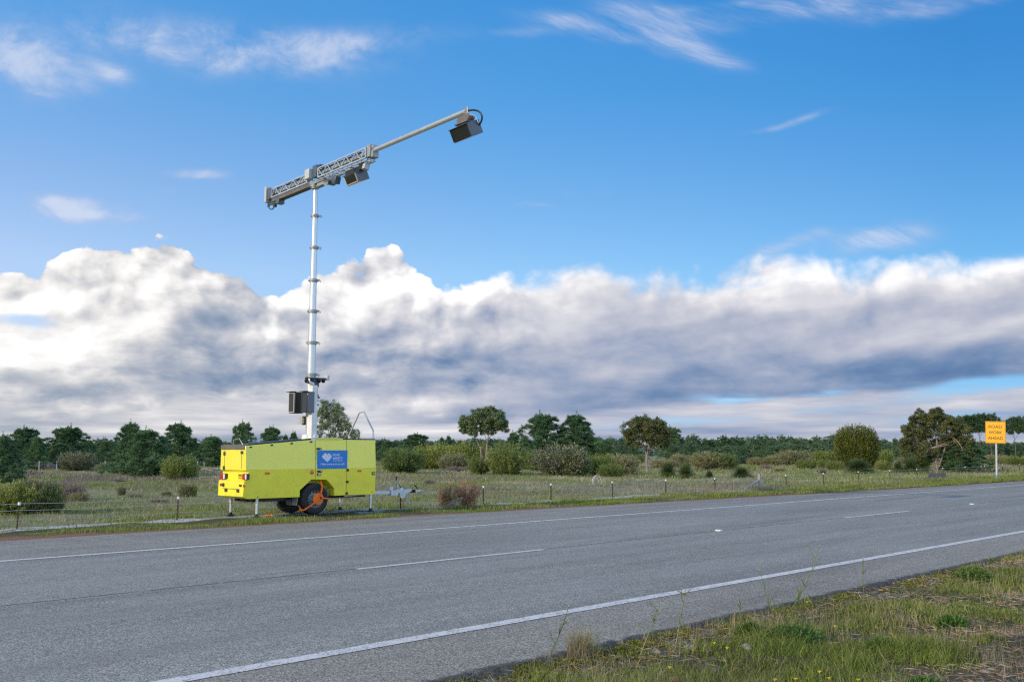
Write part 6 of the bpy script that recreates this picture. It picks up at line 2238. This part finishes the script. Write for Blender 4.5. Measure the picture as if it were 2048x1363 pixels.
weed(1560, 1240, .60, (.45, -.35), 1, 'branched green weed leaning right over the near asphalt edge, tallest of all', 12)
weed(1556, 1238, .42, (-.25, .2), 2, 'branched green weed leaning left from the same root as the tallest weed', 9)
weed(1090, 1318, .36, (.35, -.25), 3, 'thin weed stem left of the straw tussock reaching the white line', 4)
weed(1280, 1300, .34, (.35, -.25), 4, 'thin weed stem right of the straw tussock', 5)
weed(1350, 1292, .40, (.2, -.1), 5, 'thin weed with nodding tip further right of the tussock', 5)
weed(1728, 1180, .34, (.05, 0), 6, 'slim upright weed beside the asphalt on the right', 6)
weed(1478, 1250, .20, (0, 0), 7, 'short yellowish weed with feathery top by the asphalt', 8)
weed(1470, 1252, .14, (.2, .1), 8, 'dry brown weed beside the short yellowish one', 5, True)
weed(1415, 1300, .16, (-.2, .1), 9, 'dry stalk standing on the mossy edge', 4, True)
# straw tussock
c = gp(1163, 1305)
rg = np.random.RandomState(55)
n_ = 900
xx = rg.randn(n_) * .05; yy = rg.randn(n_) * .035
P = blades(xx, yy, rg.uniform(.08, .24, n_), .0032, .55, rg, z=np.zeros(n_))
o = link('grass_tussock', strips_np('grass_tussock', P, [G_DRY, G_GREEN], mi=(xx + rg.randn(n_) * .03 > .05).astype(int))); o.location = c
tag(o, 'straw coloured grass tussock standing at the near asphalt edge', 'tussock')
# leafy weed cushions
LEAFW = leafmat('broad_weed_leaves', [(.05, .11, .02), (.09, .17, .032), (.15, .25, .055)], trans=.3, objvar=.1)
def cushion(px_, py_, rad_, hgt, seed, label):
    rg = np.random.RandomState(seed)
    n_ = 1500
    d = rand_dir(rg, n_, 0.0)
    p = d * rg.uniform(.3, 1, (n_, 1)) * [rad_, rad_ * .8, hgt]
    T = tri_leaves(p, d + rg.randn(n_, 3) * .5, rg.uniform(.02, .045, n_), .012, rg, True)
    o = link('leafy_weed', mesh_np('leafy_weed', T, 4, LEAFW)); o.location = gp(px_, py_)
    tag(o, label, 'weed', 'leafy weeds on the near verge')
cushion(1590, 1275, .26, .12, 1, 'broad dark green leafy cushion under the tallest branched weed')
cushion(1500, 1262, .10, .08, 2, 'small leafy rosette with upright leaves near the edge')
cushion(1905, 1240, .14, .09, 3, 'dark leafy cushion right of the dry stalks')
cushion(1945, 1150, .20, .12, 4, 'round leafy cushion high on the right side of the verge')
cushion(1850, 1345, .14, .06, 5, 'low leafy patch near the bottom right')
cushion(1760, 1280, .10, .06, 6, 'little leafy clump in the middle of the verge')
# yellow flowers
FL = [(1614, 1212, 'yellow flower nearest the asphalt edge'), (1670, 1252, 'yellow flower alone in the middle of the grass'), (1335, 1345, 'yellow flower left of the bottom flowers'), (1428, 1297, 'yellow flower left of the leafy cushion'),
      (1455, 1302, 'yellow flower just right of its neighbour by the cushion'), (1592, 1357, 'first yellow flower from the left at the bottom edge'), (1638, 1352, 'small yellow flower above the bottom edge row'), (1660, 1360, 'large yellow flower in the bottom edge row'),
      (1712, 1355, 'last yellow flower of the bottom edge row'), (1548, 1355, 'half open yellow flower at the bottom edge beside the row')]
for i, (px_, py_, lab) in enumerate(FL):
    rr2 = random.Random(i)
    c = gp(px_, py_)
    e_ = empty('yellow_flower', c, 0, lab, 'flower', 'yellow flowers in the near verge')
    h_ = rr2.uniform(.05, .08)
    tip = Vector((rr2.uniform(-.01, .01), rr2.uniform(-.01, .01), h_))
    o = MB().tube([(0, 0, -.01), tuple(tip)], [.0018, .0014], 5).build('stem', STEM, None); o.parent = e_
    b = MB()
    for k in range(9):
        a_ = 2 * math.pi * k / 9
        d_ = Vector((math.cos(a_), math.sin(a_), .45)) * .014
        s_ = Vector((-math.sin(a_), math.cos(a_), 0)) * .005
        b.add([tip, tip + d_ * .6 + s_, tip + d_, tip + d_ * .6 - s_], [(0, 1, 2, 3)])
    b.ball(tuple(tip), .005, n=8)
    o = b.build('petals', YEL, None, smooth=False); o.parent = e_
scene.cycles.use_adaptive_sampling = True
scene.cycles.adaptive_threshold = 0.01
